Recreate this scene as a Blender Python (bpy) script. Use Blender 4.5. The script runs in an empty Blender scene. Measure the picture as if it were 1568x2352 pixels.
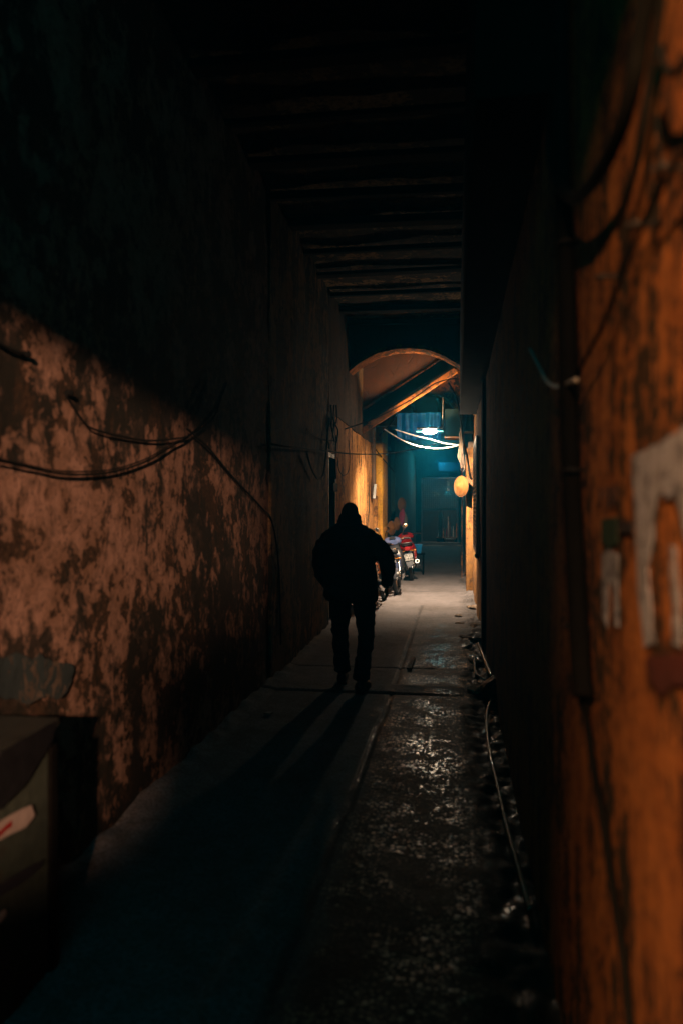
import bpy, bmesh, math, random
from mathutils import Vector, Matrix, noise, Euler
R = math.radians
random.seed(7)
S = bpy.context.scene
C = S.collection
# ------------------------------------------------------------------ camera
F = 1699.0; HX, HY = 1045.0, 1165.0; CX, CY = 784.0, 1176.0
YAW = math.atan((HX - CX) / F)
cam = bpy.data.cameras.new('camera'); co = bpy.data.objects.new('camera', cam); C.objects.link(co)
CAM = Vector((0, 0, 1.65))
co.location = CAM; co.rotation_euler = (R(90), 0, YAW)
cam.sensor_fit = 'VERTICAL'; cam.sensor_height = 36; cam.lens = 36 * F / 2352
cam.shift_y = -(CY - HY) / 2352
cam.clip_start = .05; cam.clip_end = 300
cam.dof.use_dof = True; cam.dof.focus_distance = 11.5; cam.dof.aperture_fstop = 1.35
S.camera = co
# ------------------------------------------------------------------ world (night sky)
W = bpy.data.worlds.new('World'); S.world = W; W.use_nodes = True
nt = W.node_tree; bg = nt.nodes['Background']
sky = nt.nodes.new('ShaderNodeTexSky'); sky.sky_type = 'NISHITA'; sky.sun_disc = False
sky.sun_elevation = R(-4); sky.sun_rotation = R(200)
nt.links.new(sky.outputs[0], bg.inputs[0]); bg.inputs[1].default_value = 0.3
S.view_settings.view_transform = 'Standard'; S.view_settings.look = 'None'
S.view_settings.exposure = 0.0; S.view_settings.gamma = 1
S.render.resolution_x = 682; S.render.resolution_y = 1024
S.render.engine = 'CYCLES'
S.cycles.volume_bounces = 0; S.cycles.diffuse_bounces = 0; S.cycles.max_bounces = 4; S.cycles.glossy_bounces = 1
# ------------------------------------------------------------------ lamps of the place and added lights
def lamp(name, loc, power, col, rad, typ='POINT'):
    l = bpy.data.lights.new(name, typ); l.energy = power; l.color = col; l.shadow_soft_size = rad
    o = bpy.data.objects.new(name, l); o.location = loc; C.objects.link(o); return o
LX, LY, LZ = -.46, 13.45, 3.02
sp = lamp('alley_lamp_light', (LX, LY, LZ - .09), 1200, (1, .74, .50), .045, 'SPOT')   # main share of the lamp, cone added to keep the foreground dark
sp.data.spot_size = R(158); sp.data.spot_blend = 1; sp.rotation_euler = (R(20), 0, 0)
lamp('alley_lamp_glow', (LX, LY, LZ - .07), 40, (1, .70, .44), .045)
up_ = lamp('alley_lamp_uplight', (LX, LY, LZ + .09), 420, (1, .56, .25), .04, 'SPOT'); up_.data.spot_size = R(134); up_.data.spot_blend = .4; up_.rotation_euler = (R(180 - 12), 0, 0)
ar = lamp('added_teal_fill', (-.6, -.45, 4.3), 13, (.0, .48, .55), 0, 'AREA'); ar.data.shape = 'RECTANGLE'; ar.data.size = 1.8; ar.data.size_y = .9; ar.rotation_euler = (R(66), 0, 0)  # added fill that lifts the dark tones to teal, no opening there
lamp('street_lamp_light', (1.54, -6, 3.3), 5500, (1, .54, .31), .11)       # lights the left wall through the added wall's gap
lamp('porch_lamp_light', (-.80, -3, 3.0), 2300, (1, .46, .18), .13)          # rakes the right wall through the added wall's gap
lamp('added_far_light', (-.6, 30.4, 3.5), 60, (.05, .62, .72), .1)           # added cool light that brings out the far shop front
lamp('shop_interior_light', (-.3, 33.9, 2.3), 70, (1, .78, .5), .05)
# ------------------------------------------------------------------ helpers
def ray(px, py):
    u = (px - CX) / F; v = (HY - py) / F
    return Vector((-math.sin(YAW) + u * math.cos(YAW), math.cos(YAW) + u * math.sin(YAW), v))
def atX(px, py, X):
    d = ray(px, py); return CAM + d * (X / d.x)
def atY(px, py, Y):
    d = ray(px, py); return CAM + d * (Y / d.y)
def atZ(px, py, Z=0.0):
    d = ray(px, py); return CAM + d * ((Z - 1.65) / d.z)
class N:
    def __init__(s, name):
        s.m = bpy.data.materials.new(name); s.m.use_nodes = True; s.t = s.m.node_tree
        s.b = s.t.nodes['Principled BSDF']; s.out = s.t.nodes['Material Output']
    def n(s, typ, ins=None, **kw):
        nd = s.t.nodes.new(typ)
        for k, v in kw.items(): setattr(nd, k, v)
        for k, v in (ins or {}).items(): s.set(nd.inputs[k], v)
        return nd
    def set(s, sock, v):
        if isinstance(v, bpy.types.NodeSocket): s.t.links.new(v, sock)
        else: sock.default_value = v
    def pos(s, sc=(1, 1, 1), obj=False):
        c = s.n('ShaderNodeTexCoord').outputs['Object'] if obj else s.n('ShaderNodeNewGeometry').outputs['Position']
        return s.n('ShaderNodeMapping', {0: c, 3: sc}).outputs[0]
    def noise(s, vec, scale, detail=6, rough=.6, dist=0):
        return s.n('ShaderNodeTexNoise', {'Vector': vec, 'Scale': scale, 'Detail': detail, 'Roughness': rough, 'Distortion': dist}).outputs[0]
    def ramp(s, fac, stops, interp='LINEAR'):
        r = s.n('ShaderNodeValToRGB', {0: fac}); cr = r.color_ramp; cr.interpolation = interp
        while len(cr.elements) < len(stops): cr.elements.new(.5)
        for e, (p, c) in zip(cr.elements, stops):
            e.position = p; e.color = (c, c, c, 1) if not hasattr(c, '__len__') else (*c, 1)
        return r.outputs[0]
    def mix(s, f, a, b, blend='MIX'):
        m = s.n('ShaderNodeMix', data_type='RGBA', blend_type=blend)
        s.set(m.inputs[0], f)
        for i, v in ((6, a), (7, b)):
            s.set(m.inputs[i], (*v, 1) if (hasattr(v, '__len__') and not isinstance(v, bpy.types.NodeSocket) and len(v) == 3) else v)
        return m.outputs[2]
    def math(s, op, a, b=0.0, c=0.0):
        m = s.n('ShaderNodeMath', operation=op); s.set(m.inputs[0], a); s.set(m.inputs[1], b); s.set(m.inputs[2], c); return m.outputs[0]
    def bump(s, h, st=.5, dist=.01, nrm=None):
        b = s.n('ShaderNodeBump', {'Strength': st, 'Distance': dist, 'Height': h})
        if nrm: s.set(b.inputs['Normal'], nrm)
        return b.outputs[0]
def paint(name, col, rough=.5, metal=0.0, var=.25, scale=14, bump=.15, dist=.002, coat=0.0, col2=None, spec=.5):
    k = N(name); p = k.pos(obj=True)
    n1 = k.noise(p, scale, 8, .7)
    c2 = col2 or tuple(c * (1 - var) * .8 for c in col)
    f = k.ramp(n1, [(.35, 0), (.7, 1)])
    k.set(k.b.inputs['Base Color'], k.mix(f, col, c2))
    k.set(k.b.inputs['Roughness'], k.math('MULTIPLY_ADD', k.noise(p, scale * 3), .3, rough - .15))
    k.b.inputs['Specular IOR Level'].default_value = spec; k.b.inputs['Metallic'].default_value = metal; k.b.inputs['Coat Weight'].default_value = coat
    k.set(k.b.inputs['Normal'], k.bump(n1, bump, dist)); return k.m
def plaster(name, light, mid, dark, peel=None, peel_at=.56, streak=5.0, big=1.1, rough=.88, bstr=.8, crack=.5, grime=None, stain=None):
    """weathered limewash: big patches, vertical runs, peeled places with crisp edges, hairline cracks"""
    k = N(name); p = k.pos(); ps = k.pos((streak, streak, 1)); 
    a = k.noise(p, big * 1.6, 10, .66, .4); b = k.noise(ps, 1.6, 9, .62, .2); c = k.noise(p, 26, 6, .7); g = k.noise(p, 6.5, 8, .68, .6)
    f = k.math('ADD', k.math('MULTIPLY', a, .42), k.math('MULTIPLY', b, .36)); f = k.math('MULTIPLY_ADD', g, .22, f)
    col = k.ramp(f, [(.38, dark), (.46, mid), (.55, light), (.66, tuple(min(1, x * 1.25) for x in light))])
    col = k.mix(k.ramp(c, [(.3, .5), (.6, 0)]), col, dark)
    h = k.math('MULTIPLY_ADD', c, .3, f)
    if stain:   # broad sooty stains with a ragged, mottled edge
        s1 = k.noise(k.pos((1, 1, 1.5)), stain[0], 12, .74, .5)
        col = k.mix(k.math('MULTIPLY', k.ramp(s1, [(stain[1], 0), (stain[1] + .05, 1)]), stain[2]), col, dark)
        s2 = k.noise(k.pos((1, 1, .7)), stain[0] * 4.5, 8, .7, 1.0)
        col = k.mix(k.math('MULTIPLY', k.ramp(s2, [(.53, 0), (.58, 1)]), stain[2] * .8), col, dark)
    if peel:
        pm = k.noise(k.pos((1.8, 1.8, .9)), big * 2.3, 12, .72, 1.1)
        m = k.ramp(pm, [(peel_at, 0), (peel_at + .012, 1)])
        col = k.mix(m, col, k.mix(k.ramp(g, [(.4, 0), (.6, 1)]), peel, tuple(x * .55 for x in peel)))
        h = k.math('SUBTRACT', h, k.math('MULTIPLY', m, .5))
    if crack:
        v = k.n('ShaderNodeTexVoronoi', {'Vector': k.mix(.12, k.pos((2.4, 2.4, .8)), k.noise(p, 5)), 'Scale': 2.2}, feature='DISTANCE_TO_EDGE').outputs[0]
        cm = k.math('MULTIPLY', k.ramp(v, [(0, 1), (.022, 0)]), k.ramp(g, [(.45, 0), (.55, crack)]))
        col = k.mix(cm, col, tuple(x * .3 for x in dark)); h = k.math('SUBTRACT', h, cm)
    if grime:   # rising damp with an irregular top edge
        z = k.n('ShaderNodeSeparateXYZ', {0: k.n('ShaderNodeNewGeometry').outputs['Position']}).outputs[2]
        zz = k.math('MULTIPLY_ADD', a, 1.6, z)
        col = k.mix(k.ramp(k.math('MULTIPLY', zz, .5), [(grime[1] * .5, .85), (grime[1] * .5 + .16, 0)]), col, grime[0])
    k.set(k.b.inputs['Base Color'], col)
    k.set(k.b.inputs['Roughness'], k.math('MULTIPLY_ADD', g, .25, rough - .16))
    k.set(k.b.inputs['Normal'], k.bump(h, bstr, .03)); return k.m
def plaster2(name, coat, coat2, under, mould, peel=.53, mo=.53, sc=1.0, run=.5, bstr=1.0, msoft=.03, fine=1.0):
    """thick crumbling limewash: ragged flakes down to the undercoat, mould with vertical runs, pits and grit"""
    k = N(name); p0 = k.pos(); w = k.n('ShaderNodeTexNoise', {'Vector': p0, 'Scale': 7 * sc, 'Detail': 5}).outputs[1]
    p = k.n('ShaderNodeVectorMath', {0: p0, 1: k.n('ShaderNodeVectorMath', {0: w, 3: .09 / sc}, operation='SCALE').outputs[0]}, operation='ADD').outputs[0]
    st = k.n('ShaderNodeMapping', {0: p, 3: (1, 1, run)}).outputs[0]
    big = k.noise(p, 1.1 * sc, 5, .6); mid = k.noise(st, 3.6 * sc, 8, .68); fi = k.noise(p, 13 * sc, 7, .7); vf = k.noise(p0, 48 * sc, 4, .7)
    rn = k.noise(k.n('ShaderNodeMapping', {0: p, 3: (1, 1, run * .35)}).outputs[0], 5.5 * sc, 8, .7)
    col = k.mix(k.ramp(mid, [(.4, 0), (.6, 1)]), coat, coat2)
    col = k.mix(k.math('MULTIPLY', k.ramp(fi, [(.46, 0), (.6, 1)]), .6 * fine), col, under)
    pm = k.math('ADD', k.math('MULTIPLY', mid, .5), k.math('ADD', k.math('MULTIPLY', fi, .3), k.math('MULTIPLY', big, .2)))
    m1 = k.ramp(pm, [(peel, 0), (peel + .008, 1)]); col = k.mix(m1, col, k.mix(k.ramp(vf, [(.4, 0), (.6, 1)]), under, tuple(x * .45 for x in under)))
    mm = k.math('ADD', k.math('MULTIPLY', rn, .45), k.math('ADD', k.math('MULTIPLY', fi, .2), k.math('MULTIPLY', big, .35)))
    m2 = k.ramp(mm, [(mo, 0), (mo + msoft, .92)]); col = k.mix(m2, col, mould)
    pit = k.ramp(vf, [(.60, 0), (.66, .8)]); col = k.mix(pit, col, mould)
    k.set(k.b.inputs['Base Color'], col); k.b.inputs['Roughness'].default_value = .9; k.b.inputs['Specular IOR Level'].default_value = .25
    h = k.math('SUBTRACT', k.math('MULTIPLY_ADD', fi, .5, k.math('MULTIPLY', vf, .25)), k.math('ADD', k.math('MULTIPLY', m1, .35), k.math('MULTIPLY', pit, .3)))
    k.set(k.b.inputs['Normal'], k.bump(h, bstr, .025)); return k.m
def emit(name, col, st):
    k = N(name); k.b.inputs['Base Color'].default_value = (*col, 1)
    k.b.inputs['Emission Color'].default_value = (*col, 1); k.b.inputs['Emission Strength'].default_value = st; return k.m

class MB:
    def __init__(s): s.b = bmesh.new()
    def box(s, c, d, rot=None, bev=0.0):
        m = Matrix.Translation(c) @ (Euler(rot).to_matrix().to_4x4() if rot else Matrix()) @ Matrix.Diagonal((*d, 1))
        r = bmesh.ops.create_cube(s.b, size=1, matrix=m)
        if bev:
            es = list({e for v in r['verts'] for e in v.link_edges})
            bmesh.ops.bevel(s.b, geom=es, offset=bev, segments=2, affect='EDGES', profile=.6)
        return s
    def ball(s, c, d, rot=None, seg=16):
        m = Matrix.Translation(c) @ (Euler(rot).to_matrix().to_4x4() if rot else Matrix()) @ Matrix.Diagonal((*d, 1))
        bmesh.ops.create_uvsphere(s.b, u_segments=seg, v_segments=max(6, seg * 2 // 3), radius=1, matrix=m); return s
    def loft(s, rings, cap=True, close=False):
        vs = [[s.b.verts.new(p) for p in r] for r in rings]
        n = len(vs[0]); K = len(vs)
        for i in range(K if close else K - 1):
            a, b = vs[i], vs[(i + 1) % K]
            for j in range(n):
                try: s.b.faces.new((a[j], a[(j + 1) % n], b[(j + 1) % n], b[j]))
                except ValueError: pass
        if cap and not close:
            s.b.faces.new(vs[0][::-1]); s.b.faces.new(vs[-1])
        return s
    def tube(s, pts, r, seg=8, cap=True):
        pts = [Vector(p) for p in pts]; n = len(pts)
        rs = r if hasattr(r, '__len__') else [r] * n
        t0 = (pts[1] - pts[0]).normalized(); up = Vector((0, 0, 1)) if abs(t0.z) < .9 else Vector((1, 0, 0))
        u = t0.cross(up).normalized(); rings = []
        for i, p in enumerate(pts):
            t = (pts[min(i + 1, n - 1)] - pts[max(i - 1, 0)]).normalized()
            u = (u - t * u.dot(t)).normalized(); w = t.cross(u)
            rr = rs[i]; ra, rb = (rr if hasattr(rr, '__len__') else (rr, rr))
            rings.append([p + u * math.cos(a) * ra + w * math.sin(a) * rb for a in [2 * math.pi * k / seg for k in range(seg)]])
        return s.loft(rings, cap)
    def torus(s, c, R_, r, axis='X', seg=36, rs=12, rw=None):
        rings = []; rw = rw or r
        for i in range(seg):
            a = 2 * math.pi * i / seg; ring = []
            for j in range(rs):
                b = 2 * math.pi * j / rs; q = R_ + r * math.cos(b); h = rw * math.sin(b)
                p = (h, q * math.cos(a), q * math.sin(a)) if axis == 'X' else ((q * math.cos(a), h, q * math.sin(a)) if axis == 'Y' else (q * math.cos(a), q * math.sin(a), h))
                ring.append(Vector(c) + Vector(p))
            rings.append(ring)
        return s.loft(rings, close=True)
    def lathe(s, prof, c=(0, 0, 0), rot=None, seg=20):
        m = Matrix.Translation(c) @ (Euler(rot).to_matrix().to_4x4() if rot else Matrix())
        rings = [[m @ Vector((r * math.cos(2 * math.pi * k / seg), r * math.sin(2 * math.pi * k / seg), z)) for k in range(seg)] for r, z in prof]
        return s.loft(rings)
    def prism(s, poly, a, b, axis='Y'):
        f = {'Y': lambda x, z, t: (x, t, z), 'X': lambda x, z, t: (t, x, z), 'Z': lambda x, z, t: (x, z, t)}[axis]
        return s.loft([[Vector(f(x, z, a)) for x, z in poly], [Vector(f(x, z, b)) for x, z in poly]])
    def rough(s, amt, sc=3, seed=0):
        for v in s.b.verts: v.co += noise.noise_vector(v.co * sc + Vector((seed, 0, 0))) * amt
        return s
    def build(s, name, mat, parent=None, smooth=False, label=None):
        bmesh.ops.recalc_face_normals(s.b, faces=s.b.faces)
        me = bpy.data.meshes.new(name); s.b.to_mesh(me); s.b.free()
        if smooth:
            me.polygons.foreach_set('use_smooth', [True] * len(me.polygons))
        me.materials.append(mat)
        o = bpy.data.objects.new(name, me); C.objects.link(o)
        if parent: o.parent = parent
        if label: o['label'] = label
        if smooth == 'auto':
            me.set_sharp_from_angle(angle=R(40))
        return o
def tag(o, label=None, cat=None, group=None, kind=None):
    if label: o['label'] = label
    if cat: o['category'] = cat
    if group: o['group'] = group
    if kind: o['kind'] = kind
    return o
def thing(name, label, cat, loc=(0, 0, 0), rot=(0, 0, 0), group=None):
    o = bpy.data.objects.new(name, None); o.empty_display_size = .1; C.objects.link(o)
    o.location = loc; o.rotation_euler = rot; return tag(o, label, cat, group)
def spline(pts, k=8):
    P = [Vector(p) for p in pts]; out = []
    for i in range(len(P) - 1):
        a, b, c, d = P[max(i - 1, 0)], P[i], P[i + 1], P[min(i + 2, len(P) - 1)]
        for j in range(k):
            t = j / k
            out.append(.5 * ((2 * b) + (c - a) * t + (2 * a - 5 * b + 4 * c - d) * t * t + (3 * b - a - 3 * c + d) * t ** 3))
    return out + [P[-1]]
def grid_wall(a0, a1, z0, z1, plane, axis, step=.12, amp=.02, thick=.25, side=1, seed=0):
    """a wall with an uneven face: axis 'X' = plane X const running along Y; side = direction of the thickness"""
    m = MB(); na = max(2, int((a1 - a0) / step)); nz = max(2, int((z1 - z0) / step)); rows = []
    for i in range(na + 1):
        a = a0 + (a1 - a0) * i / na; row = []
        for j in range(nz + 1):
            z = z0 + (z1 - z0) * j / nz
            d = noise.fractal(Vector((a * 1.1 + seed, z * .9, seed)), 1, 2, 5) * amp
            row.append(m.b.verts.new((plane + d, a, z) if axis == 'X' else (a, plane + d, z)))
        rows.append(row)
    for i in range(na):
        for j in range(nz): m.b.faces.new((rows[i][j], rows[i + 1][j], rows[i + 1][j + 1], rows[i][j + 1]))
    # back and rim
    bk = [[m.b.verts.new((v.co + Vector((side * thick, 0, 0))) if axis == 'X' else (v.co + Vector((0, side * thick, 0)))) for v in (r[0], r[-1])] for r in (rows[0], rows[-1])]
    def rim(vs, p, q):
        m.b.faces.new(vs + [q, p])
    rim([r[0] for r in rows], bk[0][0], bk[1][0]); rim([r[-1] for r in rows], bk[0][1], bk[1][1])
    rim(rows[0], bk[0][0], bk[0][1]); rim(rows[-1], bk[1][0], bk[1][1])
    m.b.faces.new((bk[0][0], bk[0][1], bk[1][1], bk[1][0])); return m
# ------------------------------------------------------------------ materials
M = {}
M['pink'] = plaster('salmon_plaster', (.40, .235, .19), (.22, .115, .08), (.03, .026, .018), peel=(.05, .034, .022), peel_at=.60, streak=2.2, big=1.9, stain=(1.1, .50, .93), grime=((.05, .06, .055), .75))
M['green'] = plaster('mossy_plaster', (.26, .17, .10), (.10, .08, .05), (.02, .024, .018), peel=(.07, .055, .035), peel_at=.57, streak=5, big=1.8, stain=(1.3, .48, .8), grime=((.03, .035, .028), .7))
M['ochre'] = plaster('ochre_plaster', (.60, .33, .13), (.38, .17, .055), (.10, .05, .03), peel=(.46, .38, .30), peel_at=.585, streak=7, big=1.6, crack=.9, bstr=1)
M['yellow'] = plaster('yellow_limewash', (.80, .40, .03), (.62, .27, .02), (.20, .08, .02), peel=(.45, .30, .20), peel_at=.62, streak=6, bstr=.6)
M['gold'] = plaster('pale_ochre_plaster', (.64, .34, .12), (.46, .21, .055), (.16, .08, .04), peel=(.56, .42, .36), peel_at=.58, streak=9, big=1.5, bstr=1)
M['orange'] = plaster('orange_limewash', (.46, .175, .035), (.28, .095, .02), (.04, .022, .012), peel=(.33, .16, .09), peel_at=.56, streak=8, big=1.8, bstr=1, stain=(2.2, .52, .8))
M['stucco'] = plaster2('orange_stucco', (.62, .22, .045), (.42, .13, .025), (.16, .06, .02), (.03, .016, .01), peel=.52, mo=.52, sc=1.6, run=1)
M['soot'] = paint('soot_black_render', (.014, .013, .011), .95, scale=5, var=.5, spec=.1)
M['pink'] = plaster2('salmon_plaster', (.42, .25, .19), (.23, .13, .085), (.085, .05, .03), (.020, .020, .016), peel=.508, mo=.482, sc=.95, run=1.1, msoft=.05)
M['orange'] = plaster2('orange_limewash', (.48, .185, .05), (.30, .10, .025), (.12, .05, .022), (.018, .018, .014), peel=.53, mo=.515, sc=2.2, run=.42, bstr=.8)
M['green'] = plaster2('mossy_plaster', (.40, .21, .10), (.20, .14, .075), (.08, .065, .04), (.010, .014, .012), peel=.53, mo=.49, sc=.9, run=.45)
M['ochre'] = plaster2('ochre_plaster', (.62, .30, .09), (.44, .18, .045), (.30, .13, .05), (.035, .018, .010), peel=.525, mo=.535, sc=1.0, run=.3)
M['gold'] = plaster2('pale_ochre_plaster', (.62, .31, .10), (.46, .20, .05), (.36, .19, .10), (.05, .025, .012), peel=.53, mo=.545, sc=1.3, run=.25)
M['shadewall'] = plaster2('shaded_upper_plaster', (.09, .05, .022), (.05, .03, .016), (.03, .02, .012), (.010, .009, .007), peel=.53, mo=.50, sc=1.0, run=.4)  # darker plaster stands in for shade on the wall above the lamp
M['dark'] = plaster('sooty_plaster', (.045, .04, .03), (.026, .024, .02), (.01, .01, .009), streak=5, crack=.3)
M['redwall'] = plaster('red_brown_limewash', (.075, .024, .011), (.05, .017, .008), (.05, .02, .012), streak=4)
M['teal'] = plaster('blue_green_limewash', (.07, .16, .15), (.05, .12, .115), (.02, .05, .05), streak=4)
M['ceil'] = plaster2('peeling_ceiling', (.05, .04, .025), (.03, .026, .018), (.55, .36, .17), (.012, .012, .010), peel=.52, mo=.55, sc=.55, run=1, bstr=.6, fine=.2)
M['black'] = paint('black_rubber', (.015, .015, .016), .55)
M['blackpipe'] = paint('sooty_pipe', (.008, .008, .008), .9, spec=.12)
M['cable'] = paint('cable_sheath', (.008, .009, .009), .9, spec=.15)
M['white_cable'] = paint('pale_cable_sheath', (.62, .58, .52), .5)
M['wood'] = paint('old_timber', (.30, .14, .05), .75, scale=6, var=.6, bump=.6, dist=.01)
M['darkwood'] = paint('dark_timber', (.006, .005, .004), .95, spec=.1, scale=6, var=.6, bump=.5, dist=.01)
M['beamwood'] = plaster2('limewashed_timber', (.34, .13, .03), (.20, .07, .015), (.12, .05, .02), (.02, .012, .008), sc=2.5, run=1)
M['steel'] = paint('dull_steel', (.25, .25, .25), .45, .8, scale=8, var=.5)
M['chrome'] = paint('chrome', (.75, .75, .75), .2, 1.0, var=.1, bump=.02)
M['engine'] = paint('engine_alloy', (.35, .35, .35), .4, .9, var=.4)
M['red'] = paint('red_bodywork', (.62, .012, .012), .32, coat=.7, var=.15, bump=.02)
M['silver'] = paint('silver_blue_bodywork', (.10, .14, .30), .35, .3, coat=.6, var=.2, bump=.02)
M['orangebody'] = paint('orange_bodywork', (.55, .14, .03), .35, coat=.6, var=.2, bump=.02)
M['blackbody'] = paint('black_bodywork', (.02, .02, .024), .35, coat=.4, bump=.02)
M['greyplastic'] = paint('grey_plastic', (.12, .13, .16), .5)
M['redlens'] = paint('red_lens', (.45, .02, .02), .2, coat=.5)
M['amber'] = paint('amber_lens', (.75, .25, .03), .25, coat=.5)
M['glass'] = paint('mirror_glass', (.85, .8, .7), .12, 1.0, var=.05, bump=.01)
M['plate'] = paint('plate_white', (.75, .75, .72), .5, var=.1)
M['ink'] = paint('ink', (.02, .02, .03), .7)
M['straw'] = paint('woven_straw', (.27, .10, .012), .85, scale=30, bump=.6)
M['blue'] = paint('blue_plastic', (.02, .36, .85), .35, coat=.3)
M['navy'] = paint('faded_navy_board', (.004, .035, .09), .7, scale=4, var=.6)
M['pinkcloth'] = paint('pink_cloth', (.45, .06, .14), .9); M['greycloth'] = paint('grey_cloth', (.28, .28, .26), .9)
M['jacket'] = paint('black_quilted_cloth', (.012, .012, .013), .85, scale=9, bump=.5, dist=.01)
M['trousers'] = paint('dark_denim', (.014, .016, .022), .9, scale=12, bump=.4, dist=.006)
M['skin'] = paint('skin', (.42, .24, .16), .55); M['cap'] = paint('black_wool', (.012, .012, .013), .95, scale=60, bump=.6)
M['paper'] = N('torn_paper').m
k = N('torn_poster_paper'); p = k.pos(); sp = k.noise(p, 38, 4, .6); st = k.noise(k.pos((3, 3, 1.5)), 5, 9, .75)
col = k.ramp(st, [(.36, (.18, .18, .20)), (.5, (.34, .38, .48)), (.66, (.46, .50, .64))]); col = k.mix(k.ramp(sp, [(.40, .85), (.47, 0)]), col, (.03, .04, .06))
k.set(k.b.inputs['Base Color'], col); k.b.inputs['Roughness'].default_value = .85; k.set(k.b.inputs['Normal'], k.bump(sp, .3, .004)); M['poster'] = k.m
M['redpaper'] = paint('red_poster_paper', (.12, .015, .012), .85, scale=8, var=.6); M['greenpaper'] = paint('green_sticker_paper', (.008, .05, .035), .8, scale=8)
M['sticker'] = paint('white_sticker_paper', (.50, .40, .37), .8, scale=9)
M['cabinet'] = plaster('cabinet_paint', (.05, .066, .05), (.032, .045, .036), (.005, .010, .010), peel=(.05, .045, .03), peel_at=.60, streak=2, big=1.8, crack=0, bstr=.3)
M['cabinet_top'] = paint('cabinet_top_laminate', (.035, .04, .034), .6, scale=5, var=.5)
M['pipe'] = paint('brown_pipe', (.13, .07, .035), .8, scale=7, var=.5); M['hose'] = paint('green_hose', (.20, .20, .13), .35, coat=.3)
M['tarp'] = paint('blue_tarpaulin', (.0, .26, .80), .5, scale=5, var=.4, bump=.6, dist=.02)  # blue brightened to carry part of the lamp halo
M['darkbox'] = paint('grimy_box_enamel', (.004, .010, .011), .95, spec=.05)
M['rag'] = paint('dirty_cloth', (.17, .12, .08), .9, scale=5, var=.5, bump=.6, dist=.02); M['redrag'] = paint('red_cloth', (.40, .03, .02), .9)
M['stone'] = plaster('broken_concrete', (.40, .28, .19), (.25, .17, .11), (.07, .05, .04), streak=1, big=3, crack=.4)
M['patch'] = plaster('grey_blue_paint_patch', (.03, .05, .055), (.02, .035, .04), (.03, .045, .05), peel=(.16, .12, .09), peel_at=.56, streak=1.2, big=2.5, crack=0)

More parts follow.
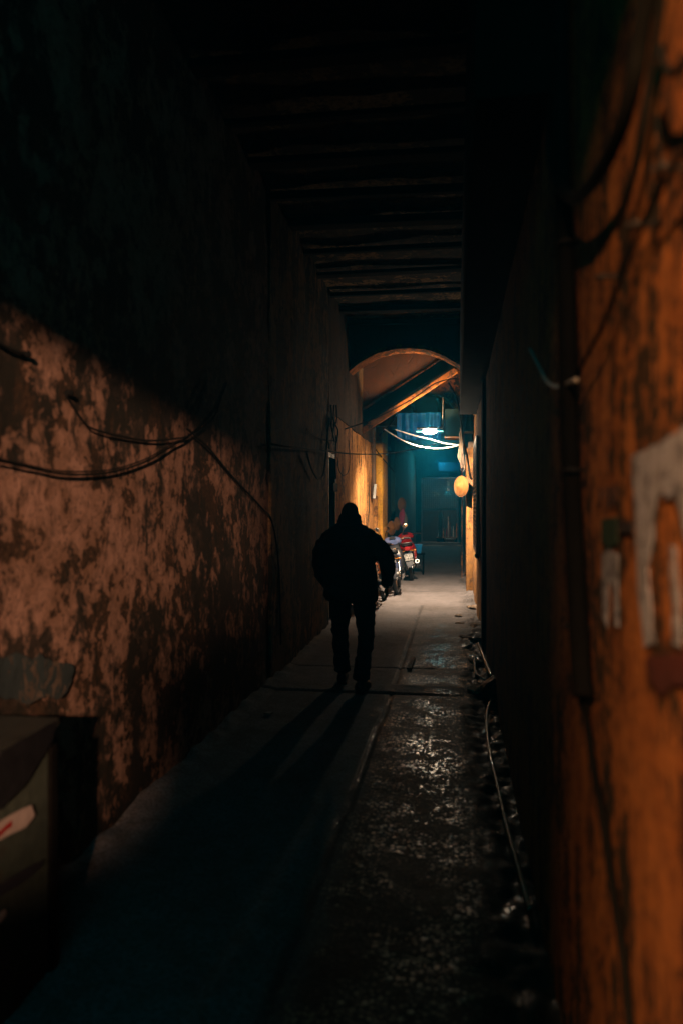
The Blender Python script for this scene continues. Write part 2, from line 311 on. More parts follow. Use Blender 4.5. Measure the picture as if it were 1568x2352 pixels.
# ------------------------------------------------------------------ ground
def ground():
    def lines(segs):
        out = []
        for a, b, st in segs:
            n = max(1, round((b - a) / st)); out += [a + (b - a) * i / n for i in range(n)]
        return out + [segs[-1][1]]
    xs = lines([(-8, -2, .5), (-2, .5, .02), (.5, 8, .5)])
    ys = lines([(-12, 1.8, .3), (1.8, 9, .02), (9, 18, .035), (18, 60, .25)])
    def H(x, y):
        n = noise.fractal(Vector((x * 2.2, y * 2.2, 3)), 1, 2, 4)
        f = noise.noise(Vector((x * 30, y * 30, 9)))
        h = .006 * n
        xc = -.555 - .045 * max(0, 7 - y) * .25 + .012 * noise.noise(Vector((0, y * 3, 1))) + .006 * noise.noise(Vector((0, y * 17, 1)))
        if x < xc: h += .0010 * f
        else:
            h += .0010 * f if y < 12 else .003 * f
        if y > 2 and y < 12.5: h -= .02 * math.exp(-((x - xc) / .011) ** 2) * (1 if not 6.55 < y < 6.85 else 0)
        if x < -.2: h -= .02 * math.exp(-((y - 7.62 - .03 * x) / .014) ** 2)
        if 6.55 < y < 6.86 and x < .05: h += .009 + .003 * n
        h -= .012 * math.exp(-((y - 6.53) / .012) ** 2) * (x < -.1)
        h -= .008 * math.exp(-((y - 14.6 - .04 * x) / .02) ** 2)
        s = min(1, max(0, (x - .06 - .07 * noise.fractal(Vector((y * 1.7, x * 3, 0)), 1, 2, 4)) / .16))
        c = noise.cell(Vector((x * 5 + n * .6, y * 2.6, 0)))
        h += s * ((.030 * c if y > 6.6 else .006 * c) - .03 + .02 * n + .006 * f) + s * (.04 if y > 8 else 0) * min(1, max(0, y - 8)) + s * .03 * noise.noise(Vector((x * 14, y * 8, 2)))
        e = min(1, max(0, (-1.60 - x) / .12)); h += e * (.03 + .03 * noise.noise(Vector((x * 9, y * 6, 4))))
        d = 0
        if 2 < y < 12.5 and not 6.55 < y < 6.85: d = math.exp(-((x - xc) / .019) ** 2) * (.6 + .5 * noise.noise(Vector((3, y * 5, 1))))
        if x < -.2: d = max(d, .8 * math.exp(-((y - 7.62 - .03 * x) / .022) ** 2))
        if x < .05: d = max(d, .8 * math.exp(-((y - 6.53) / .02) ** 2), .5 * math.exp(-((y - 14.6 - .04 * x) / .03) ** 2))
        if x > .06 and y > 6: d = max(d, .28 * (1 - c) * s)
        return h, d
    dirt = []
    m = MB(); rows = []
    for x in xs:
        row = []
        for y in ys:
            h, d = H(x, y) if -2 <= x <= .5 else (0, 0)
            row.append(m.b.verts.new((x, y, h))); dirt.append(max(0, min(1, d)))
        rows.append(row)
    for i in range(len(xs) - 1):
        for j in range(len(ys) - 1): m.b.faces.new((rows[i][j], rows[i + 1][j], rows[i + 1][j + 1], rows[i][j + 1]))
    k = N('alley_concrete'); P = k.pos(); sx = k.n('ShaderNodeSeparateXYZ', {0: P})
    a = k.noise(P, 1.6, 9, .65, .3); b = k.noise(P, 9, 8, .7); c = k.noise(P, 55, 5, .7)
    slab = k.ramp(k.math('MULTIPLY_ADD', b, .5, k.math('MULTIPLY', a, .5)), [(.36, (.13, .11, .10)), (.5, (.225, .21, .225)), (.64, (.31, .29, .315))])
    slab = k.mix(k.ramp(c, [(.40, .75), (.52, 0)]), slab, (.08, .065, .05)); slab = k.mix(k.ramp(k.noise(P, 30, 4, .7), [(.38, .5), (.5, 0)]), slab, (.11, .09, .07))
    v = k.n('ShaderNodeTexVoronoi', {'Vector': k.mix(.06, P, k.noise(P, 30)), 'Scale': 36, 'Randomness': 1})
    agg = k.mix(k.ramp(b, [(.4, 0), (.6, 1)]), (.02, .019, .016), (.05, .044, .034)); agg = k.mix(k.ramp(v.outputs[0], [(.1, .0), (.5, .6)]), agg, (.04, .035, .03))
    v2 = k.n('ShaderNodeTexVoronoi', {'Vector': k.mix(.03, P, k.noise(P, 30)), 'Scale': 40, 'Randomness': 1})
    rnd = k.n('ShaderNodeSeparateColor', {0: v2.outputs[1]})
    v3 = k.n('ShaderNodeTexVoronoi', {'Vector': P, 'Scale': 75, 'Randomness': 1}); rn3 = k.n('ShaderNodeSeparateColor', {0: v3.outputs[1]})
    peb = k.math('MULTIPLY', k.ramp(rnd.outputs[0], [(.35, 0), (1, 1)]), k.ramp(v2.outputs[0], [(.2, 1), (.55, 0)]))
    peb = k.math('MAXIMUM', peb, k.math('MULTIPLY', k.ramp(rn3.outputs[0], [(.5, 0), (1, .8)]), k.ramp(v3.outputs[0], [(.2, 1), (.6, 0)])))
    peb = k.math('MULTIPLY', peb, k.ramp(k.noise(P, 2.6, 6, .7, .6), [(.44, .08), (.56, 1)]))
    zone = k.ramp(k.math('MULTIPLY_ADD', b, .16, sx.outputs[0]), [(0.0, 0), (1, 1)])   # placeholder, replaced by the map range below
    agg = k.mix(peb, agg, (.48, .38, .24))  # pale stone colour also stands in for wet glints
    mr = k.n('ShaderNodeMapRange', {0: k.math('ADD', k.math('MULTIPLY', a, .35), k.math('MULTIPLY_ADD', b, .3, sx.outputs[0])), 1: -.36, 2: -.14}).outputs[0]
    near = k.n('ShaderNodeMapRange', {0: k.math('MULTIPLY_ADD', a, 3.0, sx.outputs[1]), 1: 12.5, 2: 9.5}).outputs[0]
    z = k.math('MULTIPLY', mr, near)
    strip = k.math('MULTIPLY', k.n('ShaderNodeMapRange', {0: sx.outputs[1], 1: 6.54, 2: 6.58}).outputs[0], k.n('ShaderNodeMapRange', {0: sx.outputs[1], 1: 6.88, 2: 6.84}).outputs[0])
    strip = k.math('MULTIPLY', strip, k.ramp(k.noise(P, 3), [(.42, 0), (.55, 1)]))
    z = k.math('MULTIPLY', z, k.math('SUBTRACT', 1, strip))
    gut = k.n('ShaderNodeMapRange', {0: k.math('MULTIPLY_ADD', b, .1, sx.outputs[0]), 1: .10, 2: .16}).outputs[0]
    gy = k.n('ShaderNodeMapRange', {0: sx.outputs[1], 1: 8.0, 2: 6.8}).outputs[0]
    col = k.mix(z, slab, agg); col = k.mix(k.math('MULTIPLY', gut, gy), col, (.03, .028, .024))
    dn = k.n('ShaderNodeAttribute', attribute_name='dirt').outputs['Fac']
    col = k.mix(dn, col, (.008, .008, .007))
    k.set(k.b.inputs['Base Color'], col)
    k.set(k.b.inputs['Coat Weight'], k.math('MULTIPLY', k.math('MULTIPLY', z, k.ramp(peb, [(.15, 0), (.5, 1)])), 1.0)); k.b.inputs['Coat Roughness'].default_value = .22; k.b.inputs['Coat IOR'].default_value = 1.9
    wetn = k.ramp(a, [(.42, .20), (.58, .27)])
    k.set(k.b.inputs['Roughness'], k.mix(z, (.8, .8, .8), k.mix(peb, k.math('MULTIPLY_ADD', wetn, .5, .5), k.math('MULTIPLY', wetn, 1.1))))
    k.set(k.b.inputs['Specular IOR Level'], k.mix(z, (.35, .35, .35), k.mix(peb, (.15, .15, .15), (1, 1, 1))))
    gz = k.math('MULTIPLY', z, k.math('SUBTRACT', 1, k.math('MULTIPLY', gut, gy)))
    st = k.math('MULTIPLY_ADD', gz, .21, .08)
    hh = k.math('ADD', k.math('MULTIPLY', k.math('SUBTRACT', 1, v2.outputs[0]), .35), k.math('MULTIPLY', c, k.math('MULTIPLY_ADD', z, -.24, .3)))
    bn = k.n('ShaderNodeBump', {'Distance': .014, 'Height': hh}); k.set(bn.inputs['Strength'], st)
    k.set(k.b.inputs['Normal'], bn.outputs[0])
    o = m.build('ground', k.m, smooth=True); at_ = o.data.attributes.new('dirt', 'FLOAT', 'POINT'); at_.data.foreach_set('value', dirt); tag(o, kind='structure')
ground()
# ------------------------------------------------------------------ walls and ceilings
XL, XR = -1.74, .34
def wallobj(m, name, mat, label, cat='wall'):
    return tag(m.build(name, M[mat], smooth='auto'), label, cat)
wallobj(grid_wall(-1, 6.8, -.1, 4.9, XL, 'X', side=-1, amp=.015), 'plaster_wall', 'pink', 'salmon pink peeling plaster wall on the left beside the cabinet')
wallobj(grid_wall(6.8, 10.02, -.1, 4.9, XL + .02, 'X', side=-1, amp=.03, seed=5), 'plaster_wall', 'green', 'dim brown green plaster wall to the left of the walking man')
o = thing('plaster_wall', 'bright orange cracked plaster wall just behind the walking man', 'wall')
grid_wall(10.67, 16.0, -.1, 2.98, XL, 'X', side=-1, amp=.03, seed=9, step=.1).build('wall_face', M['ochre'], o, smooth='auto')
grid_wall(10.02, 16.0, 2.98, 4.9, XL + .025, 'X', side=-1, amp=.02, seed=9, step=.1).build('upper_band', M['shadewall'], o, smooth='auto')
MB().box((XL - .115, 10.345, 2.70), (.25, .65, .56)).build('lintel', M['green'], o)
d = thing('doorway', 'tall dark narrow doorway in the left wall behind the man', 'doorway', (XL, 10.345, 0))
MB().box((-.16, 0, 1.2), (.05, .65, 2.42)).build('door_leaf', M['darkwood'], d)
for s in (-1, 1): MB().box((-.03, s * .295, 1.18), (.1, .055, 2.34), bev=.004).build('door_post', M['black'], d)
MB().box((-.03, 0, 2.38), (.1, .64, .06)).build('door_head', M['black'], d)
# right side
wallobj(grid_wall(-1, 8.6, -.1, 4.9, XR, 'X', side=1, amp=.006, seed=20), 'plaster_wall', 'orange', 'orange brown streaked wall close by on the right with torn posters')
wallobj(MB().box((.40, 8.76, 2.2), (.2, .3, 4.4), bev=.015).rough(.006), 'pilaster', 'soot', 'dark pilaster on the right before the lit golden wall', 'pilaster')
wallobj(grid_wall(8.92, 14.6, -.1, 4.9, XR, 'X', side=1, amp=.03, seed=31, step=.08), 'plaster_wall', 'gold', 'narrow brown lit wall on the right with the lattice vent')
b = thing('wall_pier', 'golden yellow plaster pier on the right under the cable bundle', 'pillar', (0, 0, 0))
MB().box((.315, 14.95, 1.38), (.22, .7, 2.86), bev=.02).rough(.012, 4).build('shaft', M['gold'], b, smooth='auto')
MB().box((.30, 14.93, 2.86), (.12, .5, .14), bev=.02).rough(.02, 8).build('broken_top', M['stone'], b)
wallobj(grid_wall(15.3, 33, -.1, 4.9, XR - .02, 'X', side=1, amp=.03, seed=41, step=.25), 'plaster_wall', 'teal', 'shadowed teal wall at the far right end of the alley')
# yellow pillar and beyond
b = thing('yellow_pillar', 'bright yellow limewashed pillar on the left behind the motorbikes', 'pillar')
MB().box((-1.655, 16.6, 1.75), (.19, 1.2, 3.5), bev=.015).rough(.01, 4).build('shaft', M['yellow'], b, smooth='auto')
MB().box((-1.72, 15.93, .95), (.12, .1, 1.9), bev=.01).rough(.01, 6).build('buttress', M['ochre'], b)
wallobj(grid_wall(17.2, 21.5, -.1, 3.9, XL - .12, 'X', side=-1, amp=.02, seed=51), 'plaster_wall', 'redwall', 'dark red brown wall behind the hanging straw hats')
wallobj(grid_wall(21.5, 33, -.1, 3.9, XL, 'X', side=-1, amp=.02, seed=61, step=.25), 'plaster_wall', 'teal', 'dark teal wall on the left leading to the far doorway')
# ceilings
ce = thing('timber_ceiling', 'dark beamed ceiling with peeling patches above the alley', 'ceiling')
grid_wall(-1, 12.3, 0, 1, 0, 'X').b.free()
m = MB(); xs = [XL - .2 + i * .12 for i in range(20)]; ys = [-1 + i * .12 for i in range(112)]
rows = [[m.b.verts.new((x, y, 4.66 + .03 * noise.fractal(Vector((x, y * 1.5, 7)), 1, 2, 4))) for y in ys] for x in xs]
for i in range(len(xs) - 1):
    for j in range(len(ys) - 1): m.b.faces.new((rows[i][j], rows[i + 1][j], rows[i + 1][j + 1], rows[i][j + 1]))
m.build('ceiling_plaster', M['ceil'], ce, smooth=True)
MB().box((-.7, 5.6, 4.85), (2.7, 13.2, .12)).build('ceiling_slab', M['dark'], ce)
yb = .6; i = 0
while yb < 12:
    MB().box((-.7, yb, 4.60), (2.2, .12 + .04 * math.sin(i * 3), .06 + .02 * math.sin(i * 5)), rot=(0, R(.6 * math.sin(i)), R(1.5)), bev=.012).rough(.008, 3, i).build('joist', M['darkwood'], ce); yb += .78 + .1 * math.sin(i * 7); i += 1
wallobj(MB().box((.205, 7.3, 3.92), (.27, 9.2, 1.6), bev=.01).rough(.01), 'ceiling_downstand', 'soot', 'dark boxed ledge along the right edge of the ceiling', 'ledge')
# unseen wall added behind the camera: narrow gap that shapes the street light
en = thing('light_gap_wall', 'unseen wall added behind the viewer, its narrow gap shaping the street light', 'wall')
MB().box((-1.68, -1.15, 2.6), (2.60, .3, 5.4)).build('wall_face', M['dark'], en)
MB().box((1.86, -1.15, 2.6), (3.12, .3, 5.4)).build('wall_face', M['dark'], en)
MB().box((-.06, -1.15, 4.05), (.72, .3, 2.5)).build('lintel', M['dark'], en)
tag(MB().box((1.12, -3.2, 1.29), (.98, .3, 2.66)).box((.40, -3.2, 1.145), (.46, .3, 2.29)).ball((.80, -3.2, 2.62), (.12, .12, .12)).ball((.70, -3.2, 2.60), (.05, .1, .07)).rough(.03, 2).build('shadow_block', M['dark']), 'unseen block added behind the viewer to shade the lower left wall', 'wall')  # unseen block and lumps added to cut off the street light low down
# arch walls
def arch_wall(name, y, t, cx, cz, rad, x0, x1, zt, mat, ringmat, label, leg0=None, leg1=None, n=28):
    th = thing(name, label, 'archway')
    def zz(x):
        q = rad * rad - (x - cx) ** 2; return cz + math.sqrt(max(q, 0)) if q > 0 else None
    a0, a1 = leg0 if leg0 is not None else x0, leg1 if leg1 is not None else x1
    xs_ = [a0 + (a1 - a0) * i / n for i in range(n + 1)]
    prof = [(x, zz(x) + .012 * noise.noise(Vector((x * 6, y, 0)))) for x in xs_]
    poly = [(a0, zt)] + prof + [(a1, zt)]
    m = MB()
    for (xa, za), (xb, zb) in zip(prof, prof[1:]): m.prism([(xa, za), (xb, zb), (xb, zt), (xa, zt)], y, y + t)
    bmesh.ops.remove_doubles(m.b, verts=m.b.verts, dist=1e-5)
    m.build('spandrel', M[mat], th)
    r = MB()
    ring = [[Vector((x, y - .012, z - .003)), Vector((x, y + t + .012, z - .003)), Vector((x, y + t + .012, z + .06)), Vector((x, y - .012, z + .06))] for x, z in prof]
    r.loft(ring); r.rough(.006, 5); r.build('arch_ring', M[ringmat], th)
    if leg0 is not None: MB().box(((x0 + a0) / 2, y + t / 2, zt / 2), (a0 - x0, t, zt)).build('jamb', M[mat], th)
    if leg1 is not None: MB().box(((x1 + a1) / 2, y + t / 2, zt / 2), (x1 - a1, t, zt)).build('jamb', M[mat], th)
    return th
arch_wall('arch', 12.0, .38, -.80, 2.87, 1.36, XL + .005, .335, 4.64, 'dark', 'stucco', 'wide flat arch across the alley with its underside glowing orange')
arch_wall('arch', 17.2, .25, -.86, 3.28, 1.05, -1.73, .15, 5.6, 'stucco', 'gold', 'second orange stucco arch further back above the lamp', leg1=.14)
# roof over the lamp bay and beyond
tag(MB().box((-.7, 14.7, 5.5), (2.7, 4.9, .12)).build('roof_slab', M['dark']), 'dark slab over the bay between the two arches', 'ceiling')
tag(MB().box((-.7, 25.4, 4.3), (2.8, 15.8, .1)).build('roof_slab', M['dark']), 'dark roof over the far stretch of the alley', 'ceiling')
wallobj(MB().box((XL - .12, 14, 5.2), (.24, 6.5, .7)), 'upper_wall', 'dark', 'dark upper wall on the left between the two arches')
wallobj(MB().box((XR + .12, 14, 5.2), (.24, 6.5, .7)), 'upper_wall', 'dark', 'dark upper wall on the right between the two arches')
# stair flight crossing under the first arch
st = thing('stair_flight', 'steep stair underside slanting across the alley behind the first arch', 'stairs')
def dz(px, py, Y): q = atY(px, py, Y); return (q.x, q.z)
A, B = dz(795, 1010, 13.95), dz(1048, 846, 13.95)
up = .34
MB().prism([A, B, (B[0], B[1] + up), (A[0], A[1] + up)], 13.95, 14.15).build('string_board', M['darkwood'], st)
A2, B2 = dz(770, 978, 13.86), dz(1050, 798, 13.86)
MB().prism([A2, B2, (.33, 5.4), (XL, 5.4)], 13.86, 13.93).build('partition', M['redwall'], st)
def slant(p, q, Y, w, h, mat, nm):
    a = Vector(atY(*p, Y)); b_ = Vector(atY(*q, Y)); dd = (b_ - a); L = dd.length; ang = math.atan2(dd.z, dd.x)
    MB().box((a + b_) / 2, (L, w, h), rot=(0, -ang, 0), bev=.008).rough(.012, 3).build(nm, M[mat], st)
slant((798, 1012), (1047, 850), 13.78, .12, .10, 'beamwood', 'beam')
slant((848, 975), (985, 890), 13.76, .1, .09, 'beamwood', 'beam')
slant((845, 968), (985, 878), 13.90, .05, .02, 'darkwood', 'batten')
tag(MB().box(((-1.74 - .86) / 2, 15.9, 3.50), (.88, .2, .22), bev=.012).rough(.01).build('lintel_beam', M['beamwood']), 'horizontal timber beam resting on the yellow pillar', 'beam')
for i, (xa, ya, xb, yb) in enumerate([(943, 917, 957, 965), (1002, 912, 1012, 958), (938, 912, 1012, 911)]):
    a, b_ = atY(xa, ya, 17.9), atY(xb, yb, 18.0)
    tag(MB().tube([a, b_], .045, 4).build('rafter', M['wood']), ['left upright timber rafter seen through the second arch', 'right upright timber rafter seen through the second arch', 'level timber rafter across the top of the second arch'][i], 'rafter', 'rafters under the second arch')
m = MB(); rows = []
for i in range(25):
    row = []
    for j in range(13):
        x = -1.15 + i * .036; z = 2.98 + j * .045
        row.append(m.b.verts.new((x, 14.75 + .02 * math.sin(x * 40) + .05 * noise.noise(Vector((x * 4, z * 3, 2))) - (z - 3) * .12, z)))
    rows.append(row)
for i in range(24):
    for j in range(12): m.b.faces.new((rows[i][j], rows[i + 1][j], rows[i + 1][j + 1], rows[i][j + 1]))
bmesh.ops.solidify(m.b, geom=m.b.faces[:], thickness=.006)
tp = m.build('tarpaulin', M['tarp'], smooth=True); tag(tp, 'bright blue tarpaulin hung behind the lamp', 'tarpaulin')
# ------------------------------------------------------------------ alley lamp
la = thing('wall_lamp', 'glowing white lamp hanging over the alley', 'lamp', (LX, LY, LZ))
MB().ball((0, 0, 0), (.135, .048, .048)).build('bulb', emit('lamp_glow', (1, .86, .66), 95), la, smooth=True)
TG = emit('tube_glow', (.3, 1, .75), 2.2)
for s_ in (-1, 1): MB().tube([(s_ * .24, 0, 0), (s_ * .127, 0, 0)], .011, 8).build('tube', TG, la)
MB().box((0, 0, .062), (.46, .05, .03), bev=.004).build('fixture', M['steel'], la)
MB().tube([(.23, 0, .05), (.24, .02, .62)], .009, 6).build('hanger', M['steel'], la)
bx = thing('meter_box', 'grey electrical box hung beside the lamp on the right', 'box')
a, b_ = atY(1021, 1003, 13.9), atY(1060, 938, 13.9)
MB().box(((a.x + b_.x) / 2, 14.15, (a.z + b_.z) / 2), (b_.x - a.x, .42, b_.z - a.z), bev=.006).build('box_body', M['darkbox'], bx)
MB().box(((a.x + b_.x) / 2, 14.12, a.z - .012), (b_.x - a.x + .02, .46, .02)).build('tray', M['wood'], bx)
MB().box((.25, 14.15, a.z + .1), (.2, .04, .04)).build('bracket', M['steel'], bx)
# ------------------------------------------------------------------ cables
def cable(pts, r, label, mat='cable', group=None, seg=7, k=8, name='cable'):
    o = MB().tube(spline(pts, k), r, seg).build(name, M[mat], smooth=True)
    return tag(o, label, 'cable', group)
def lx(L, X): return [atX(x, y, X) for x, y in L]
cable(lx([(-40, 1050), (0, 1058), (60, 1072), (130, 1087), (200, 1090), (270, 1082), (340, 1058), (400, 1022), (430, 1005), (470, 970), (500, 930), (520, 880)], XL + .04), .006, 'thick black cable sagging across the salmon wall')
cable(lx([(-40, 1044), (0, 1054), (60, 1067), (130, 1081), (200, 1083), (270, 1076), (340, 1052), (400, 1017), (430, 1003), (470, 966), (498, 925), (516, 880)], XL + .05), .004, 'thinner cable running just above the thick one on the salmon wall')
cable(lx([(150, 905), (190, 965), (215, 985), (270, 1000), (340, 1012), (400, 1008), (440, 998), (490, 960), (512, 900)], XL + .035), .006, 'short upper cable on the salmon wall')
cable(lx([(-30, 770), (10, 795), (40, 808), (50, 812)], XL + .03), .008, 'stub of cable at the far left edge of the wall')
cable(lx([(430, 985), (480, 1030), (530, 1090), (600, 1165), (625, 1200), (640, 1300), (645, 1480)], XL + .045), .008, 'dark cable slanting down the dim end of the salmon wall')
cable([atY(560, 1010, 7.0), atX(650, 1024, XL + .1), atX(740, 1035, XL + .1), atY(820, 1043, 11.0), atY(905, 1040, 12.4), atY(1000, 1020, 13.3)], .009, 'level black cable strung past the doorway and the lit wall')
cable(lx([(705, 985), (720, 1000), (745, 1010), (775, 1012)], XL + .06), .008, 'short cable hooked above the doorway')
cable(lx([(705, 1040), (715, 1075), (730, 1100), (742, 1090), (748, 1050), (752, 1000), (757, 960)], XL + .07), .011, 'looped cable hanging to the left of the doorway')
cable(lx([(775, 1050), (778, 1078), (788, 1092), (800, 1082), (803, 1050), (800, 1010)], XL + .06), .006, 'thin loop of wire on the lit orange wall')
cable(lx([(772, 1000), (770, 1060), (771, 1100)], XL + .06), .009, 'straight drop wire right of the doorway')
for i, (x, y, lb) in enumerate([(50, 814, 'dark insulator knob at the end of the cable stub on the salmon wall'), (150, 903, 'small dark wall bracket holding the upper cable on the salmon wall')]):
    tag(MB().lathe([(.010, 0), (.016, .012), (.012, .024), (.016, .034), (.006, .042)], atX(x, y, XL + .005), rot=(0, R(90), 0), seg=14).build('insulator', M['blackpipe'], smooth='auto'), lb, 'insulator')
tag(MB().box(atX(768, 1119, XL + .03), (.04, .36, .12), bev=.006).build('junction_box', M['blackpipe']), 'small black junction box on the lit orange wall', 'box')
for i, (x0, x1) in enumerate([(760, 752), (767, 776), (772, 764)]):
    cable(lx([(x0, 930), ((x0 + x1) / 2 + (-1) ** i * 5, 965), (x1, 990), ((x0 + x1) / 2, 1030 - i * 8)], XL + .05 + .02 * i), .010, ['left', 'right', 'middle'][i] + ' strand of the cable tangle above the doorway')
t = MB(); 
for i in range(3): t.torus(atX(764, 974, XL + .06 + i * .01), .09 + i * .012, .009, axis='X', seg=24, rs=6)
tag(t.build('cable_coil', M['cable'], smooth=True), 'small coil of cable hung above the doorway', 'cable')
cable([atY(1053, 1022, 13.9), atY(1020, 1018, 13.9), atY(985, 1008, 13.9), atY(950, 1000, 13.85), atY(905, 986, 13.8)], .0125, 'upper of the two pale lit cables under the lamp', 'white_cable')
cable([atY(1053, 1023, 13.85), atY(1020, 1029, 13.8), atY(985, 1029, 13.8), atY(950, 1022, 13.75), atY(915, 1007, 13.7), atY(880, 985, 13.7)], .0135, 'lower of the two pale lit cables under the lamp', 'white_cable')
random.seed(3)
bn = thing('cable_bundle', 'knot of brown cables where the two pale ones meet the right wall', 'cable')
for i in range(9):
    j = lambda s: random.uniform(-s, s)
    MB().tube(spline([atY(1057 + j(4), 990 + j(8), 13.9), atY(1058 + j(5), 1022, 13.85), atY(1057 + j(7), 1048, 13.85), atY(1060 + j(7), 1070 + j(8), 13.9)], 5), .010, 6).build('strand', M['rag'], bn, smooth=True)
cable([atY(1062, 1040, 13.3), atY(1057, 1065, 13.3), atY(1060, 1083, 13.3), atY(1066, 1075, 13.4), atY(1068, 1045, 13.5)], .007, 'thin wire loop dangling below the cable knot', 'rag')
cable(spline([atY(1062, 995, 12.8), atY(1064, 1020, 13.8), atY(1072, 1050, 14.2), atY(1078, 1090, 14.3), atY(1082, 1100, 14.4)], 2), .02, 'black cable down the top of the golden pier')
cable([atY(1030, 880, 12.3), atY(1043, 905, 12.2), atY(1052, 935, 12.2), atY(1060, 985, 12.6), atY(1062, 1010, 12.8)], .016, 'black cable dropping from the arch to the right wall')
cable([atY(745, 1000, 11.2), atY(850, 965, 12), atY(940, 920, 12.2), atY(1000, 880, 12.3), atY(1050, 868, 12.4)], .010, 'dark cable slanting up in front of the stair underside')
cable([atY(830, 985, 14.8), atY(868, 1040, 15.8), atY(905, 1085, 16.8)], .012, 'thin cable slanting down past the yellow pillar')
cable([atY(920, 940, 13.9), atY(895, 975, 14.1), atY(870, 1000, 14.6)], .010, 'short dark cable in front of the horizontal timber beam')
# right wall, near
XC = .30
cable(lx([(1640, 300), (1568, 352), (1535, 405), (1500, 455), (1470, 525), (1440, 600), (1400, 700), (1380, 755), (1355, 800), (1330, 850), (1322, 872)], XC), .0052, 'black cable curving down the orange wall towards the drainpipe')
cable(lx([(1322, 872), (1300, 882), (1285, 887), (1265, 884), (1250, 870), (1240, 850), (1215, 800)], XC - .01), .006, 'small pale cable loop left of the drainpipe', 'white_cable')
cable(lx([(1495, -60), (1470, 80), (1455, 180), (1425, 290), (1390, 370), (1350, 430), (1315, 455), (1280, 420), (1262, 330), (1270, 200)], XC - .02), .015, 'thickest black cable loop at the top right')
cable(lx([(1525, -60), (1510, 60), (1490, 190), (1475, 300), (1450, 410), (1415, 520)], XC), .007, 'thinner black cable beside the thickest loop')
cable(lx([(1620, 120), (1568, 150), (1540, 170), (1525, 150), (1515, 110)], XC), .006, 'short hooked cable at the top right corner')
cable(lx([(1505, 265), (1513, 330), (1516, 395)], XC + .02), .004, 'short straight wire above the uppermost nail')
for i, (x, y, w) in enumerate([(1515, 388, 26), (1458, 516, 15), (1381, 636, 13)]):
    q = atX(x, y, .30)
    nl = MB().tube([q + Vector((.06, 0, 0)), q - Vector((.015, 0, 0))], .0045, 6)
    nl.tube([q + Vector((0, w / 1699 * q.y, 0)), q - Vector((0, w / 1699 * q.y, 0))], .0045, 6)
    tag(nl.build('wall_nail', M['black']), ['uppermost rusty hook in the orange wall, under the cable', 'middle rusty hook in the orange wall', 'lowest small rusty hook in the orange wall beside the drainpipe'][i], 'hook', 'rusty hooks in the right wall')
dp = thing('drainpipe', 'long black drainpipe down the near right wall', 'pipe')
MB().tube(spline(lx([(1283, -200), (1286, 100), (1290, 400), (1300, 700), (1306, 1000), (1320, 1300), (1330, 1500), (1338, 1600)], .295)), .024, 12).build('pipe_run', M['blackpipe'], dp, smooth=True)
cable(lx([(1336, 1590), (1350, 1680), (1362, 1770), (1378, 1850), (1400, 2000), (1430, 2200), (1450, 2420)], .315), .009, 'black cable running down from the foot of the drainpipe', 'blackpipe')
for y_ in (560, 1080, 1440):
    q = atX(1298 + (y_ - 560) * .03, y_, .295); MB().torus(q, .029, .005, axis='Z', seg=18, rs=6).build('clamp', M['black'], dp)
# hanging rag at top right
def rag(x0, x1, y0, y1, Y, mat, name, label, seed):
    m = MB(); rows = []
    for i in range(21):
        row = []
        for j in range(25):
            u, v = i / 20, j / 24
            w = 1 - .55 * v + .12 * noise.noise(Vector((v * 4, seed, 0)))
            q = atY(x0 + (x1 - x0) * (.5 + (u - .5) * w) + 18 * v, y0 + (y1 - y0) * v, Y)
            q.y += .05 * math.sin(u * 14 + seed + v * 2) * (.4 + v); row.append(m.b.verts.new(q))
        rows.append(row)
    for i in range(20):
        for j in range(24): m.b.faces.new((rows[i][j], rows[i + 1][j], rows[i + 1][j + 1], rows[i][j + 1]))
    bmesh.ops.solidify(m.b, geom=m.b.faces[:], thickness=.004)
    return tag(m.build(name, M[mat], smooth=True), label, 'cloth')
rag(1120, 1270, -160, 190, 3.0, 'rag', 'hanging_cloth', 'dull brown cloth hanging high at the top right', 1)
rag(1178, 1226, 172, 215, 2.9, 'redrag', 'hanging_cloth', 'small red scrap under the brown hanging cloth', 4)
# ------------------------------------------------------------------ posters and marks on the near right wall
def sheet(poly, X, mat, name, label, cat='poster', group=None, side=-1, parent=None, th=.0015):
    pts = []
    for (x0, y0), (x1, y1) in zip(poly, poly[1:] + poly[:1]):
        n = max(2, int(math.hypot(x1 - x0, y1 - y0) / 14))
        for i in range(n):
            t = i / n; q = atX(x0 + (x1 - x0) * t, y0 + (y1 - y0) * t, X)
            w = noise.noise_vector(Vector((q.y * 40, q.z * 40, 0))) * .006
            pts.append((q.y + w.x, q.z + w.y))
    m = MB(); m.prism(pts, X, X + side * th, 'X')
    o = m.build(name, M[mat], parent)
    if parent is None: tag(o, label, cat, group)
    return o
PX = .331
sheet([(1450, 1048), (1510, 1018), (1568, 982), (1640, 950), (1660, 1500), (1590, 1420), (1586, 1300), (1572, 1215), (1560, 1165), (1546, 1128), (1531, 1150), (1522, 1118), (1511, 1146), (1502, 1180), (1500, 1240), (1488, 1300), (1490, 1345), (1498, 1400), (1495, 1440), (1505, 1475), (1480, 1484), (1474, 1430), (1466, 1380), (1462, 1290), (1460, 1180), (1452, 1090)], PX, 'poster', 'torn_poster', 'large torn pale poster with a long left strip on the orange wall')
sheet([(1538, 1250), (1550, 1255), (1562, 1400), (1566, 1480), (1548, 1480), (1545, 1400), (1540, 1330)], PX, 'poster', 'torn_poster', 'thin pale paper strip hanging right of the long torn strip')
sheet([(1382, 1268), (1400, 1262), (1420, 1275), (1418, 1330), (1420, 1440), (1412, 1440), (1404, 1340), (1396, 1330), (1394, 1440), (1384, 1420), (1382, 1330)], PX + .001, 'poster', 'torn_poster', 'faded forked paper scrap under the green sticker')
